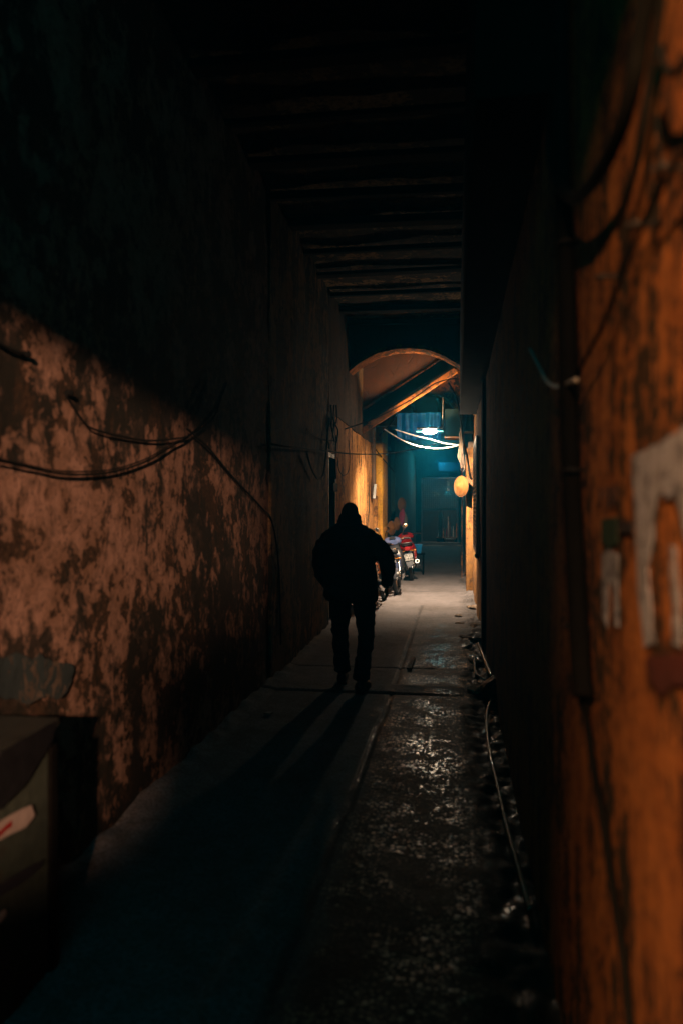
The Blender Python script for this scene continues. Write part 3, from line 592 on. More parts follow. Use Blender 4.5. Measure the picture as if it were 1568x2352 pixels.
sheet([(1380, 1192), (1416, 1190), (1418, 1250), (1398, 1258), (1380, 1246)], PX, 'greenpaper', 'sticker', 'small dark green sticker under the black stencil', 'sticker')
sheet([(1482, 1508), (1530, 1505), (1600, 1500), (1610, 1590), (1545, 1570), (1520, 1600), (1490, 1560)], PX, 'redpaper', 'torn_poster', 'torn dark red poster remnant below the pale strips')
sheet([(1420, 1198), (1452, 1200), (1452, 1222), (1420, 1224)], PX, 'ink', 'paint_mark', 'black painted bar right of the green sticker', 'paint mark')
fc = bpy.data.curves.new('stencil', 'FONT'); fc.body = '1181'; fc.size = .068; fc.extrude = .0008; fc.space_character = .95
fo = bpy.data.objects.new('tmp', fc); C.objects.link(fo); bpy.context.view_layer.update()
me = bpy.data.meshes.new_from_object(fo.evaluated_get(bpy.context.evaluated_depsgraph_get())); bpy.data.objects.remove(fo)
me.materials.append(M['ink']); so = bpy.data.objects.new('stencil_number', me); C.objects.link(so)
q = atX(1372, 1166, PX); so.location = q; so.rotation_euler = (R(90), 0, R(-90)); so.scale = (1.75, 1, 1)
tag(so, 'black stencilled number on the orange wall left of the torn poster', 'stencil')
# ------------------------------------------------------------------ cabinet at lower left
cb = thing('cabinet', 'waist high worn cabinet with peeling stickers at the lower left', 'cabinet')
cx0 = -1.42; y0c, y1c = 1.35, 2.47; ztop = .885
MB().box(((cx0 + XL) / 2 + .01, (y0c + y1c) / 2, ztop / 2 - .02), (cx0 - XL - .03, y1c - y0c, ztop - .05), bev=.006).build('cabinet_body', M['cabinet'], cb)
MB().box(((cx0 + XL) / 2 + .005, (y0c + y1c) / 2, ztop - .012), (cx0 - XL + .0, y1c - y0c + .05, .03), bev=.005).build('cabinet_top', M['cabinet_top'], cb)
MB().box((cx0 + .002, y1c - .02, ztop / 2 - .04), (.02, .035, ztop - .09)).build('corner_post', M['darkwood'], cb)
sheet([(-40, 1830), (0, 1728), (130, 1652), (120, 1700), (60, 1800), (0, 1860), (-60, 1890)], cx0 + .004, 'blackbody', 'panel', '', parent=cb, side=1, th=.004)
sheet([(-30, 1905), (0, 1888), (40, 1862), (72, 1850), (80, 1872), (60, 1900), (0, 1928), (-30, 1935)], cx0 + .009, 'sticker', 'sticker', 'torn white sticker with a red mark on the cabinet side', 'sticker', side=1)
sheet([(-20, 1920), (0, 1908), (28, 1884), (26, 1898), (0, 1920), (-20, 1930)], cx0 + .0115, 'redlens', 'sticker_print', 'red brush mark printed on the white cabinet sticker', 'mark', side=1)
sheet([(-30, 2120), (0, 2095), (14, 2088), (12, 2106), (0, 2120), (-30, 2140)], cx0 + .009, 'sticker', 'sticker', 'small pale scrap of sticker lower on the cabinet side', 'sticker', side=1)
for i, pl in enumerate([[(-20, 2040), (50, 2000), (100, 1975), (96, 1990), (60, 2022), (0, 2060)], [(20, 2300), (60, 2230), (95, 2190), (88, 2215), (60, 2270), (20, 2330)]]):
    sheet(pl, cx0 + .006, 'ink', 'paint_streak', '', parent=cb, side=1)
# paint patch on the wall above the cabinet
m = MB(); ring = []
for i in range(160):
    a = 2 * math.pi * i / 160
    px_, py_ = 60 + 112 * math.copysign(abs(math.cos(a)) ** .6, math.cos(a)), 1556 + 46 * math.copysign(abs(math.sin(a)) ** .6, math.sin(a))
    q = atX(px_, py_, XL + .021); w = noise.noise_vector(Vector((q.y * 9, q.z * 9, 0))) * .04 + noise.noise_vector(Vector((q.y * 31, q.z * 31, 5))) * .006; ring.append((q.y + w.x, q.z + w.y))
m.prism(ring, XL + .012, XL + .0185, 'X'); tag(m.build('paint_patch', M['patch']), 'grey blue paint patch on the salmon wall above the cabinet', 'paint patch')
# ------------------------------------------------------------------ downpipe, hats, cloths on the far left
dpp = thing('downpipe', 'brown downpipe with a pale tag left of the yellow pillar', 'pipe')
a, b_ = atY(857, 1146, 15.4), atY(856, 985, 15.4)
MB().tube([a, b_], .055, 14).build('pipe_run', M['pipe'], dpp, smooth='auto')
MB().torus(b_ - Vector((0, 0, .2)), .06, .008, axis='Z', seg=18, rs=6).build('collar', M['steel'], dpp)
q = atY(860, 1128, 15.33); MB().box(q, (.05, .012, .30), rot=(0, R(5), 0)).build('paper_tag', M['plate'], dpp)
def hat(px, py, Y, r, rx, rz, label):
    o = thing('straw_hat', label, 'hat', atY(px, py, Y), (R(rx), 0, R(rz)), 'round straw hats hung on the walls')
    MB().lathe([(r, 0), (r * .98, .006), (r * .8, .022), (r * .5, .05), (r * .2, .075), (.012, .088), (.003, .09)], seg=28).build('hat_cone', M['straw'], o, smooth=True)
    m = MB()
    for rr, z in ((r, .002), (r * .8, .023), (r * .5, .051)): m.torus((0, 0, z), rr, .005, axis='Z', seg=28, rs=5)
    m.build('hat_hoops', M['wood'], o); return o
hat(898, 1213, 17.4, .165, 88, 60, 'yellow straw hat hung just right of the yellow pillar')
hat(911, 1203, 18.6, .165, 88, 66, 'straw hat half hidden behind the mirror')
hat(922, 1159, 19.5, .19, 88, 60, 'dim orange straw hat hung highest on the red wall')
hat(1058, 1117, 14.45, .20, 90, -48, 'single straw hat hung on the golden pier at the right')
for i, (x, y, Y, mt, lb) in enumerate([(922, 1190, 19.5, 'pinkcloth', 'small pink cloth bag hung beyond the straw hats'), (928, 1200, 20.2, 'greycloth', 'pale grey cloth hung beyond the pink bag')]):
    q = atY(x, y, Y); m = MB().tube(spline([q + Vector((0, 0, .3)), q + Vector((.01, 0, .15)), q, q - Vector((0, 0, .2))], 4), [.02, .03, .045, .06, .07, .08, .085, .085, .08, .075, .07, .05, .02][:13], 10).rough(.02, 9)
    tag(m.build('hanging_bag', M[mt], smooth=True), lb, 'bag')
# ------------------------------------------------------------------ lattice vent and rubble on the right
lt = thing('lattice_vent', 'tall narrow perforated vent panel on the lit right wall', 'vent')
ya, yb_ = 10.4, 12.2; m = MB()
zz0, zz1 = 1.02, 2.62
MB().box((XR - .045, ya, (zz0 + zz1) / 2), (.03, .05, zz1 - zz0)).box((XR - .045, yb_, (zz0 + zz1) / 2), (.03, .05, zz1 - zz0)).box((XR - .045, (ya + yb_) / 2, zz0), (.03, yb_ - ya, .05)).box((XR - .045, (ya + yb_) / 2, zz1), (.03, yb_ - ya, .05)).build('vent_frame', M['steel'], lt)
nb = 26
for i in range(nb): 
    z_ = zz0 + (i + .5) * (zz1 - zz0) / nb; m.box((XR - .04, (ya + yb_) / 2, z_), (.03, yb_ - ya, .022))
for i in range(9): m.box((XR - .04, ya + (i + .5) * (yb_ - ya) / 9, (zz0 + zz1) / 2), (.026, .05, zz1 - zz0))
m.build('lattice', M['steel'], lt)
tag(MB().lathe([(.045, 0), (.045, .03), (.03, .05), (.012, .06)], atX(1098, 1276, XR - .01), rot=(0, R(-90), 0)).build('wall_fitting', M['black'], smooth='auto'), 'round black bell on the lit wall below the vent', 'fitting')  # round black object of unknown use
random.seed(11)
def stone(px, py, r, label, flat=.3, X=None):
    q = atZ(px, py, .0); m = MB(); bmesh.ops.create_icosphere(m.b, subdivisions=3, radius=1, matrix=Matrix.Translation(q + Vector((0, 0, r * flat * .1))) @ Matrix.Diagonal((r * 1.1, r * 1.5, r * flat, 1)))
    for v in m.b.verts: v.co += noise.noise_vector(v.co * (3.2 / max(r, .05)) * .4) * r * .35
    return tag(m.build('rubble_stone', M['stone'], smooth='auto'), label, 'stone', 'rubble along the foot of the right wall')
for px_, py_, r, lb in [(1078, 1322, .16, 'large pale rubble heap at the foot of the golden pier'), (1066, 1306, .05, 'small dark stone behind the pale rubble heap'), (1090, 1345, .08, 'reddish stone just below the pale rubble heap'), (1052, 1415, .06, 'flat pale stone on the pavement edge, further of two'), (1055, 1432, .06, 'flat pale stone on the pavement edge, nearer of two'),
                         (1085, 1395, .09, 'brown broken lump beside the lower golden wall'), (1095, 1440, .10, 'jagged lump near the foot of the dark pilaster'), (1080, 1470, .11, 'big rounded concrete lump above the hose end'), (1062, 1462, .05, 'small chip beside the big concrete lump'), (1100, 1585, .10, 'flat broken slab in the dark gutter'), (1092, 1520, .07, 'dark chunk between the hose and the slab')]:
    stone(px_, py_, r, lb)
# hose, rag lump, brackets on the ground
cable([atZ(1097, 1478, .16), atZ(1104, 1495, .12), atZ(1115, 1522, .08), atZ(1127, 1552, .04)], .018, 'stiff grey brown pipe end leaning on the rubble', 'hose')
cable([atZ(1088, 1508, .05), atZ(1089, 1525, .05), atZ(1092, 1546, .05), atZ(1105, 1557, .05), atZ(1122, 1566, .04)], .011, 'thin pale bent hose beside the rubble', 'white_cable')
cable([atZ(1134, 1600, .04), atZ(1124, 1614, .03), atZ(1118, 1635, .02), atZ(1117, 1665, .02), atZ(1120, 1700, .02), atZ(1128, 1750, .02), atZ(1140, 1800, .02), atZ(1158, 1880, .02), atZ(1185, 1980, .02), atZ(1215, 2090, .02)], .011, 'long garden hose running along the dark gutter', 'hose', k=10)
q = atZ(1135, 1585, .05); m = MB(); bmesh.ops.create_icosphere(m.b, subdivisions=4, radius=1, matrix=Matrix.Translation(q) @ Matrix.Diagonal((.10, .22, .11, 1)))
m.rough(.05, 9); tag(m.build('rubbish_bag', M['black'], smooth=True), 'black rubbish bag slumped against the right wall', 'bag')
random.seed(5)
for i, (px_, py_) in enumerate([(616, 1637), (970, 1304)]):
    q = atZ(px_, py_, .02); m = MB(); m.prism([(q.x - .03, q.y - .02), (q.x + .02, q.y - .03), (q.x + .035, q.y + .02), (q.x - .01, q.y + .03)], .012, .022, 'Z')
    tag(m.build('litter_scrap', M['sticker' if i == 0 else 'straw']), ['pale scrap of litter on the floor near the left wall', 'tiny yellow scrap on the floor beyond the red motorbike'][i], 'litter')
m = MB(); q = atZ(943, 1525, .012); m.prism([(q.x - .025, q.y - .28), (q.x + .02, q.y - .28), (q.x + .03, q.y + .28), (q.x - .01, q.y + .28)], .012, .03, 'Z'); m.rough(.006, 10)
tag(m.build('metal_hasp', M['pipe']), 'small metal plate set in the paving right of the man', 'plate')
# ------------------------------------------------------------------ far end of the alley
fd = thing('shop_building', 'dark teal shop front closing the far end of the alley', 'building')
Y9 = 33.0
L9, R9 = atY(966, 1240, Y9).x, atY(1052, 1240, Y9).x
MB().box(((XL - .3 + L9) / 2, Y9 + .15, 2.2), (L9 - XL + .3, .3, 4.6)).build('wall', M['teal'], fd)
MB().box(((R9 + .9) / 2, Y9 + .15, 2.2), (.9 - R9, .3, 4.6)).build('wall', M['teal'], fd)
MB().box(((L9 + R9) / 2, Y9 + .15, 3.75), (R9 - L9, .3, 1.6)).build('upper_wall', M['teal'], fd)
MB().box(((L9 + R9) / 2, Y9 + 3.0, 1.5), (R9 - L9 + 1.2, .1, 3.2)).build('back_wall', M['dark'], fd)
MB().box(((L9 + R9) / 2, Y9 - .1, .05), (R9 - L9 + .3, .5, .1), bev=.01).build('threshold', M['steel'], fd)
m = MB()
for i in range(18): m.box((L9 + (i + .5) * (R9 - L9) / 18, Y9 + .05, 2.25), (.022, .02, 1.3))
for i in range(16): m.box(((L9 + R9) / 2, Y9 + .03, 1.62 + i * .085), (R9 - L9, .02, .018))
m.build('grille', M['steel'], fd)
MB().box(((L9 + R9) / 2, Y9 + .02, 1.56), (R9 - L9, .06, .05)).build('transom', M['teal'], fd)
MB().box((L9 + .03, Y9 - .03, 1.5), (.06, .05, 2.9)).build('door_post', M['steel'], fd); MB().box((R9 - .03, Y9 - .03, 1.5), (.06, .05, 2.9)).build('door_post', M['steel'], fd)
tag(MB().box(atY(1034, 1072, 31), (1.0, .05, .36), rot=(0, R(1), 0), bev=.01).build('awning_board', M['navy']), 'faded blue board above the far shop front', 'board')
for i, (x, lb) in enumerate([(1008, 'left slim pole in the far shop doorway'), (1013, 'right slim pole in the far shop doorway')]):
    a, b_ = atY(x, 1238, 33.8), atY(x, 1173, 33.8); tag(MB().tube([a, b_], .035, 8).build('pole', M['steel']), lb, 'pole', 'slim poles in the far doorway')
ct = thing('shop_counter', 'low dark counter inside the far shop', 'counter')
q = atY(1030, 1238, 34.3); MB().box((q.x, 34.5, .12), (1.1, .6, .24), bev=.01).build('counter_body', M['darkwood'], ct); MB().box((q.x, 34.5, .255), (1.16, .66, .03), bev=.008).build('counter_top', M['wood'], ct)
random.seed(21)
cols = ['chrome', 'plate', 'steel', 'amber', 'chrome', 'redlens', 'sticker', 'straw']
for i in range(14):
    x_ = q.x - .5 + i * .077; h = random.uniform(.25, .95); r_ = random.uniform(.022, .036)
    m = MB().lathe([(r_, 0), (r_, h * .55), (r_ * .9, h * .62), (r_ * .35, h * .78), (r_ * .35, h)], (x_, 34.3 + random.uniform(0, .3), .272), seg=10)
    tag(m.build('bottle', M[cols[i % 8]], smooth='auto'), 'glinting bottle among the clutter on the far shop counter', 'bottle', 'bottles on the far shop counter')
tag(MB().lathe([(.05, 0), (.2, .03), (.25, .12), (.27, .14), (.24, .13), (.02, .05)], atY(1032, 1250, 31.8) * Vector((1, 1, 0)) if False else Vector((atY(1032, 1240, 32.2).x, 32.2, .15)), seg=22).build('basin', M['sticker'], smooth='auto'), 'shallow pale basin before the far shop counter', 'basin')
sl = thing('stool', 'dark low stool beyond the red motorbike', 'stool', Vector((atY(959, 1290, 18.3).x, 18.3, 0)))
MB().box((0, 0, .50), (.34, .34, .04), bev=.01).build('seat', M['darkwood'], sl)
for sx in (-1, 1):
    for sy in (-1, 1): MB().box((sx * .13, sy * .13, .24), (.035, .035, .48)).build('leg', M['darkwood'], sl)
m = MB(); m.loft([[Vector((x * s_, y * s_, z)) for x, y in ((-1, -1), (1, -1), (1, 1), (-1, 1))] for s_, z in ((.075, .52), (.085, .6), (.105, .73), (.11, .74), (.10, .735), (.07, .56))])
bk = m.build('bucket', M['blue']); bk.location = sl.location; tag(bk, 'bright blue plastic tub standing on the dark stool', 'tub')
# ------------------------------------------------------------------ motorbikes
def motorbike(loc, yaw, lean, label, body, body2, cowl=None, steer=0, plate=None, mirror=True, grp='motorbikes parked along the left wall', tail=0):
    t = thing('motorbike', label, 'motorbike', loc, (0, R(lean), R(yaw)), grp)
    def P(nm, m, mat, par=t, sm='auto', lb=None): return m.build(nm, M[mat], par, smooth=sm, label=lb)
    def wheel(y):
        w = P('wheel', MB().torus((0, y, .29), .215, .012, rw=.022).lathe([(.035, -.06), (.04, 0), (.035, .06)], (0, y, .29), rot=(0, R(90), 0), seg=14), 'chrome')
        P('tyre', MB().torus((0, y, .29), .248, .042, rw=.040), 'black', w)
        m = MB()
        for i in range(18):
            a = i * math.pi / 9; m.tube([(.025 * (-1) ** i, y + .035 * math.cos(a + .4), .29 + .035 * math.sin(a + .4)), (0, y + .21 * math.cos(a), .29 + .21 * math.sin(a))], .0022, 4)
        P('spokes', m, 'chrome', w)
    wheel(-.60); wheel(.64)
    P('frame', MB().tube(spline([(0, .42, .82), (0, .30, .55), (0, .12, .38), (0, -.15, .36), (0, -.3, .5)]), .022).tube([(0, .38, .74), (0, -.1, .66), (0, -.7, .74)], .02).tube([(0, -.15, .36), (0, -.25, .66)], .018), 'blackbody')
    P('swing_arm', MB().box((.085, -.38, .31), (.025, .5, .045), bev=.006).box((-.085, -.38, .31), (.03, .55, .09), bev=.012), 'steel')
    P('engine', MB().box((0, .05, .33), (.2, .3, .18), bev=.03).lathe([(.065, -.13), (.075, -.1), (.075, .1), (.065, .13)], (0, -.05, .32), rot=(0, R(90), 0)).tube([(0, .15, .36), (0, .34, .40)], [.075, .06], 12), 'engine')
    m = MB()
    for i in range(7): m.box((0, .19 + i * .022, .37), (.17, .008, .14))
    P('cooling_fins', m, 'engine')
    ex = P('exhaust', MB().tube(spline([(.07, .3, .38), (.10, .25, .25), (.12, 0, .22), (.13, -.2, .26)]), .016, 10).tube([(.13, -.2, .26), (.15, -.35, .31), (.175, -.78, .43)], [.02, .042, .046], 16), 'chrome')
    P('exhaust_tip', MB().lathe([(.03, -.004), (.03, .004)], (.1757, -.789, .4325), rot=(R(105), 0, 0)), 'black', ex)
    P('exhaust_shield', MB().box((.187, -.5, .38), (.03, .3, .07), rot=(R(-15), 0, R(3)), bev=.012), 'steel', ex)
    # bodywork: lofted sections (y, half width, z bottom, z top)
    def shell(secs, n=14, pw=.7):
        rings = []
        for y, hw, z0, z1 in secs:
            rings.append([Vector((hw * math.copysign(abs(math.cos(a)) ** pw, math.cos(a)), y, (z0 + z1) / 2 + (z1 - z0) / 2 * math.copysign(abs(math.sin(a)) ** pw, math.sin(a)))) for a in [2 * math.pi * i / n for i in range(n)]])
        return MB().loft(rings)
    P('seat', shell([(-.80, .07, .80, .83), (-.72, .12, .78, .85), (-.45, .135, .76, .84), (-.2, .12, .74, .80), (.0, .09, .72, .77), (.06, .04, .71, .74)]), 'black')
    tf = P('tail_fairing', shell([(-.93, .05, .72, .79), (-.86, .095, .68, .79), (-.7, .13, .62, .78), (-.45, .14, .58, .76), (-.2, .12, .56, .74), (.0, .09, .54, .70)]), body)
    for s in (-1, 1): P('side_stripe', MB().box((s * .135, -.5, .68), (.012, .35, .035), rot=(R(6), 0, 0), bev=.004), body2, tf)
    P('grab_rail', MB().tube(spline([(.12, -.55, .84), (.14, -.75, .86), (.09, -.90, .87), (-.09, -.90, .87), (-.14, -.75, .86), (-.12, -.55, .84)], 5), .012, 8), 'chrome' if body != 'red' else 'steel')
    P('tail_lamp', MB().box((0, -.945, .73), (.12, .05, .06), bev=.016), 'redlens')
    for s in (-1, 1):
        P('indicator', MB().tube([(s * .05, -.93, .70), (s * .13, -.94, .69)], .008, 6).ball((s * .16, -.94, .69), (.035, .025, .022)), 'amber')
    P('mudguard', MB().loft([[Vector((x * w, y, z)) for x in (-1, -.5, 0, .5, 1)] + [Vector((x * w * .96, y + .012, z + .012)) for x in (1, .5, 0, -.5, -1)] for w, y, z in ((.08, -.80, .68), (.085, -.92, .62), (.08, -.99, .5), (.07, -1.02, .40), (.045, -1.03, .335))]), 'greyplastic')
    if plate:
        pl = P('number_plate', MB().box((0, 0, 0), (.19, .006, .14), bev=.0025), 'plate'); pl.location = (0, -1.015, .555); pl.rotation_euler = (R(-12), 0, 0)
        for j, s_ in enumerate(plate):
            c_ = bpy.data.curves.new('t', 'FONT'); c_.body = s_; c_.size = .072; c_.align_x = 'CENTER'; c_.extrude = .001; c_.offset = .001
            f_ = bpy.data.objects.new('t', c_); C.objects.link(f_); bpy.context.view_layer.update()
            me_ = bpy.data.meshes.new_from_object(f_.evaluated_get(bpy.context.evaluated_depsgraph_get())); bpy.data.objects.remove(f_)
            me_.materials.append(M['ink']); w_ = bpy.data.objects.new('lettering', me_); C.objects.link(w_); w_.parent = pl
            w_.location = (0, -.0045, .012 - j * .064); w_.rotation_euler = (R(90), 0, 0)
    for s in (-1, 1):
        m = MB().tube([(s * .11, -.57, .32), (s * .115, -.48, .66)], .014, 8)
        for i in range(9):
            f = .15 + i * .08; m.torus((s * (.11 + .005 * f), -.57 + .09 * f, .32 + .34 * f), .026, .005, axis='Z', seg=12, rs=5)
        P('shock_absorber', m, 'chrome')
        P('foot_peg', MB().tube([(s * .09, -.02, .27), (s * .24, -.02, .27)], .014, 8), 'black')
    P('chain_case', MB().box((-.1, -.33, .33), (.025, .52, .11), bev=.02), 'blackbody')
    P('kickstand', MB().tube([(-.09, .02, .26), (-.20, -.06, .02)], .011, 7).tube([(-.20, -.06, .02), (-.24, -.02, .012)], .012, 7), 'steel')
    P('gear_pedal', MB().tube(spline([(-.12, .18, .24), (-.14, .05, .22), (-.13, -.1, .25)], 4), .008, 6).ball((-.15, .19, .245), (.03, .014, .012)), 'steel')
    # front
    P('fork', MB().tube([(.075, .64, .29), (.075, .47, .78)], .019, 10).tube([(-.075, .64, .29), (-.075, .47, .78)], .019, 10), 'chrome')
    P('front_fender', MB().loft([[Vector((x * .055, .64 + .31 * math.cos(a), .29 + .31 * math.sin(a) - abs(x) * .03)) for x in (-1, -.5, 0, .5, 1)] + [Vector((x * .05, .64 + .30 * math.cos(a), .28 + .30 * math.sin(a) - abs(x) * .03)) for x in (1, .5, 0, -.5, -1)] for a in [R(d) for d in range(20, 161, 14)]]), body)
    ls = P('leg_shield', shell([(.22, .19, .36, .70), (.30, .21, .34, .82), (.38, .17, .40, .92), (.44, .11, .55, .95), (.48, .05, .68, .9)], pw=.8), body)
    P('shield_panel', MB().box((0, .205, .56), (.24, .02, .28), rot=(R(-8), 0, 0), bev=.008), body2, ls)
    hb = thing('h', None, None) ; hb.name = 'handlebar_unit'
    hb.parent = t; hb.location = (0, .44, .96); hb.rotation_euler = (0, 0, R(steer))
    bpy.data.objects.remove(hb)
    Rm = Matrix.Translation((0, .42, 0)) @ Matrix.Rotation(R(steer), 4, 'Z') @ Matrix.Translation((0, -.42, 0))
    def turn(m): m.b.transform(Rm); return m
    hbm = P('handlebar', turn(MB().tube(spline([(-.33, .32, .99), (-.22, .36, 1.0), (-.1, .42, .96), (.1, .42, .96), (.22, .36, 1.0), (.33, .32, .99)], 5), .012, 8)), 'chrome')
    for s in (-1, 1):
        P('grip', turn(MB().tube([(s * .23, .358, 1.0), (s * .35, .312, .985)], .019, 10)), 'black', hbm)
        P('lever', turn(MB().tube([(s * .2, .40, .99), (s * .28, .385, .985), (s * .37, .35, .975)], .006, 6)), 'chrome', hbm)
    sh2 = shell([(.34, .10, .90, .99), (.40, .19, .88, 1.04), (.47, .16, .86, 1.06), (.53, .09, .88, 1.03), (.56, .04, .9, .99)]); sh2.b.transform(Rm)
    cw = P('headlamp_cowl', sh2, cowl or body)
    P('headlamp', turn(MB().ball((0, .55, .95), (.085, .03, .06))), 'glass', cw)
    P('dial', turn(MB().box((0, .37, 1.035), (.12, .09, .01), rot=(R(25), 0, 0), bev=.004)), 'blackbody', cw)
    if mirror:
        for s in (-1, 1):
            mr_ = P('mirror', turn(MB().tube(spline([(s * .19, .38, 1.0), (s * .22, .37, 1.1), (s * .27, .35, 1.2)], 4), .006, 6).ball((s * .29, .345, 1.245), (.062, .018, .042), rot=(0, R(-s * 20), 0))), 'blackbody')
            P('mirror_glass', turn(MB().ball((s * .29, .331, 1.245), (.054, .008, .035), rot=(0, R(-s * 20), 0))), 'glass', mr_)
    return t
motorbike((-1.0, 17.3, 0), 4, -9, 'red motorbike with a white number plate parked furthest back', 'red', 'blackbody', steer=6, plate=('29-X7', '616.89'), mirror=False)
motorbike((-1.12, 14.6, 0), 2, -8, 'black and silver blue motorbike parked between the red one and the orange one', 'blackbody', 'silver', cowl='silver', steer=14)
motorbike((-1.27, 12.45, 0), -3, -8, 'orange motorbike mostly hidden behind the walking man', 'orangebody', 'chrome', steer=-16)
# ------------------------------------------------------------------ the walking man
def remesh(m, vox, name, mat, parent=None, wr=0.0, wsc=9, sm=1):
    bmesh.ops.recalc_face_normals(m.b, faces=m.b.faces)
    me = bpy.data.meshes.new('tmp'); m.b.to_mesh(me); m.b.free()
    o = bpy.data.objects.new('tmp', me); C.objects.link(o)
    r = o.modifiers.new('r', 'REMESH'); r.mode = 'VOXEL'; r.voxel_size = vox; r.use_smooth_shade = True
    s_ = o.modifiers.new('s', 'SMOOTH'); s_.iterations = sm * 3; s_.factor = .5
    bpy.context.view_layer.update()
    me2 = bpy.data.meshes.new_from_object(o.evaluated_get(bpy.context.evaluated_depsgraph_get())); bpy.data.objects.remove(o)
    me2.name = name
    if wr:
        me2.calc_loop_triangles()
        ns = [v.normal.copy() for v in me2.vertices]
        for v, n_ in zip(me2.vertices, ns):
            c_ = v.co; w = noise.fractal(Vector((c_.x * wsc * .8, c_.y * wsc * .8, c_.z * wsc * 1.8)), 1, 2, 3) + .5 * abs(noise.noise(Vector((c_.x * 6, c_.y * 6, c_.z * 22))))
            v.co = c_ + n_ * w * wr
    me2.materials.clear(); me2.materials.append(mat)
    me2.polygons.foreach_set('use_smooth', [True] * len(me2.polygons))
    o2 = bpy.data.objects.new(name, me2); C.objects.link(o2)
    if parent: o2.parent = parent
    return o2
def limb(m, pts, rs, k=5, seg=16):
    P_ = spline([Vector(p) for p in pts], k); n = len(P_); R_ = []
    for i in range(n):
        f = i / (n - 1) * (len(rs) - 1); a = min(int(f), len(rs) - 2); f -= a
        ra = rs[a] if hasattr(rs[a], '__len__') else (rs[a],) * 2; rb = rs[a + 1] if hasattr(rs[a + 1], '__len__') else (rs[a + 1],) * 2
        R_.append((ra[0] * (1 - f) + rb[0] * f, ra[1] * (1 - f) + rb[1] * f))
    m.tube(P_, R_, seg)
    for q_, r_ in ((P_[0], R_[0]), (P_[-1], R_[-1])): m.ball(q_, (max(r_) * .8,) * 3, seg=10)
def torso(m, secs):    # (z, cx, cy, rx, ry)
    m.loft([[Vector((cx + rx * math.copysign(abs(math.cos(a)) ** .85, math.cos(a)), cy + ry * math.sin(a), z)) for a in [2 * math.pi * i / 24 for i in range(24)]] for z, cx, cy, rx, ry in secs])
PM = atZ(808, 1592, 0); PM.z = 0.006
# local frame: x right, y away from the viewer, z up.  left foot .38 ahead, right foot at the origin
hipL, kneeL, ankL = (-.095, .16, .86), (-.120, .30, .50), (-.110, .36, .10)
hipR, kneeR, ankR = (.090, .13, .86), (.120, .12, .50), (.080, .02, .11)
bm_ = MB()
limb(bm_, [hipL, kneeL, ankL], [.085, .058, .042]); limb(bm_, [hipR, kneeR, ankR], [.085, .058, .042])
for (x_, y_, z_) in (ankL, ankR): limb(bm_, [(x_, y_ - .03, .05), (x_ + .01, y_ + .08, .045), (x_ + .02, y_ + .18, .03)], [.04, .042, .03])
torso(bm_, [(.80, 0, .14, .13, .10), (.95, -.01, .14, .17, .12), (1.10, -.02, .14, .155, .11), (1.30, -.03, .15, .19, .12), (1.42, -.03, .16, .18, .10), (1.47, -.03, .17, .09, .08)])
limb(bm_, [(-.03, .17, 1.42), (-.03, .20, 1.52)], [.06, .055])
HC = Vector((-.03, .235, 1.575))
bm_.ball(HC, (.075, .095, .108), rot=(R(18), 0, 0), seg=20); bm_.ball(HC + Vector((0, .04, -.05)), (.055, .06, .06))
bm_.ball(HC + Vector((0, .108, -.035)), (.012, .02, .02)); bm_.ball(HC + Vector((0, .09, -.075)), (.026, .012, .008))
for s in (-1, 1): bm_.ball(HC + Vector((s * .078, .0, -.02)), (.012, .022, .034), rot=(0, 0, R(s * 20))); bm_.ball(HC + Vector((s * .03, .094, -.008)), (.012, .008, .008))
shL, elL, wrL = (-.20, .16, 1.40), (-.30, .12, 1.17), (-.25, .20, .95)
shR, elR, wrR = (.15, .16, 1.40), (.30, .10, 1.16), (.305, .16, .93)
limb(bm_, [shL, elL, wrL], [.052, .042, .028]); limb(bm_, [shR, elR, wrR], [.052, .042, .028])
def hand(m, w, sgn, curl):
    w = Vector(w); m.ball(w + Vector((0, .01, -.05)), (.018, .036, .05), rot=(R(12), 0, 0))
    for i, (dy, L) in enumerate([(-.028, .055), (-.01, .068), (.010, .072), (.028, .064)]):
        b0 = w + Vector((0, dy + .015, -.085)); b1 = b0 + Vector((-sgn * .012 * curl, .006, -L * .5)); b2 = b1 + Vector((-sgn * .026 * curl, .002, -L * .38))
        m.tube([b0, b1, b2], [.0095, .0085, .007], 8); m.ball(b2, (.007,) * 3, seg=8)
    b0 = w + Vector((-sgn * .008, .035, -.03)); b1 = b0 + Vector((-sgn * .014, .022, -.03)); b2 = b1 + Vector((-sgn * .012, .006, -.026)); m.tube([b0, b1, b2], [.012, .010, .008], 8)
hand(bm_, wrR, 1, 1.2); hand(bm_, wrL, -1, 1.2)
man = remesh(bm_, .0075, 'person', M['skin'])
man.location = PM; man.rotation_euler = (0, 0, YAW * .6)
tag(man, 'person in dark padded jacket and beanie walking away down the alley', 'person')
jm = MB()
torso(jm, [(.80, -.015, .13, .235, .155), (.83, -.015, .13, .242, .162), (.95, -.02, .13, .245, .165), (1.12, -.03, .14, .235, .165), (1.28, -.035, .15, .245, .165), (1.37, -.035, .155, .245, .15), (1.43, -.035, .165, .215, .13), (1.47, -.032, .175, .155, .115), (1.495, -.03, .18, .11, .10), (1.52, -.03, .19, .09, .09)])
limb(jm, [(-.17, .155, 1.39), (-.255, .15, 1.30), (-.295, .13, 1.18), (-.275, .14, 1.05), (-.225, .19, .93)], [.075, .080, .080, .072, .055], k=6)
limb(jm, [(.12, .155, 1.39), (.21, .14, 1.31), (.30, .12, 1.18), (.320, .11, 1.06), (.305, .155, .95)], [.078, .082, .080, .068, .052], k=6)
remesh(jm, .011, 'jacket', M['jacket'], man, wr=.014, wsc=8)
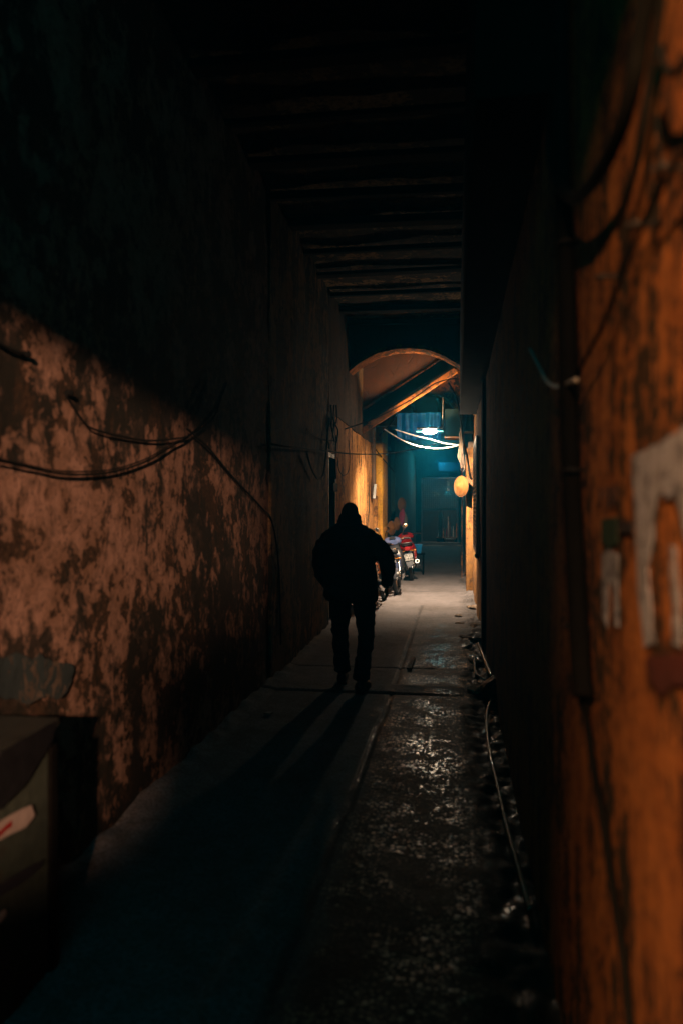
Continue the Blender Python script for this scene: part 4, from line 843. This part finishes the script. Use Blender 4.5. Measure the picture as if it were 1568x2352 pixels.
cm = MB(); cm.torus((-.03, .20, 1.515), .088, .024, axis='Z', seg=30, rs=10)
remesh(cm, .008, 'collar', M['jacket'], man, wr=.005)
tm = MB()
limb(tm, [(-.11, .14, .90), (-.112, .19, .74), (-.122, .28, .50), (-.118, .33, .30), (-.108, .35, .13)], [.115, .100, .077, .072, .072], k=6)
limb(tm, [(.10, .12, .90), (.105, .13, .74), (.118, .12, .50), (.100, .08, .30), (.080, .03, .13)], [.115, .100, .075, .072, .072], k=6)
torso(tm, [(.80, 0, .13, .19, .13), (.95, -.01, .14, .20, .14), (1.02, -.01, .14, .19, .13)])
for (x_, y_, z_) in ((-.108, .35, .125), (.080, .03, .125)): tm.torus((x_, y_, z_), .055, .022, axis='Z', seg=20, rs=8)
remesh(tm, .0095, 'trousers', M['trousers'], man, wr=.012, wsc=10)
for (x_, y_, rz) in ((-.110, .36, 0), (.080, .02, -12)):
    sm_ = MB(); limb(sm_, [(0, -.07, .055), (0, .0, .06), (.008, .10, .05), (.012, .19, .035)], [(.044, .05), (.046, .052), (.048, .042), (.036, .03)], k=5)
    sm_.box((.006, .06, .012), (.088, .29, .024), bev=.01)
    sh_ = remesh(sm_, .008, 'shoe', M['black'], man); sh_.location = (x_, y_, -.002); sh_.rotation_euler = (0, 0, R(rz))
bb = MB(); bb.ball(HC + Vector((0, -.008, .012)), (.080, .100, .104), rot=(R(18), 0, 0), seg=24)
for s in (-1, 1): bb.ball(HC + Vector((s * .082, -.01, -.035)), (.024, .04, .04))
bb.torus(HC + Vector((0, -.01, -.03)), .080, .014, axis='Z', seg=26, rs=8)
remesh(bb, .008, 'beanie', M['cap'], man, wr=.003)
# ------------------------------------------------------------------ haze
k = N('haze_air'); k.t.nodes.remove(k.b)
pv = k.n('ShaderNodeVolumePrincipled', {'Color': (.02, .50, .90, 1), 'Density': .0125, 'Anisotropy': .72})
k.t.links.new(pv.outputs[0], k.out.inputs['Volume'])
hz = MB().box((0, 13, 2.5), (30, 54, 7.2)).build('haze', k.m); tag(hz, kind='stuff')
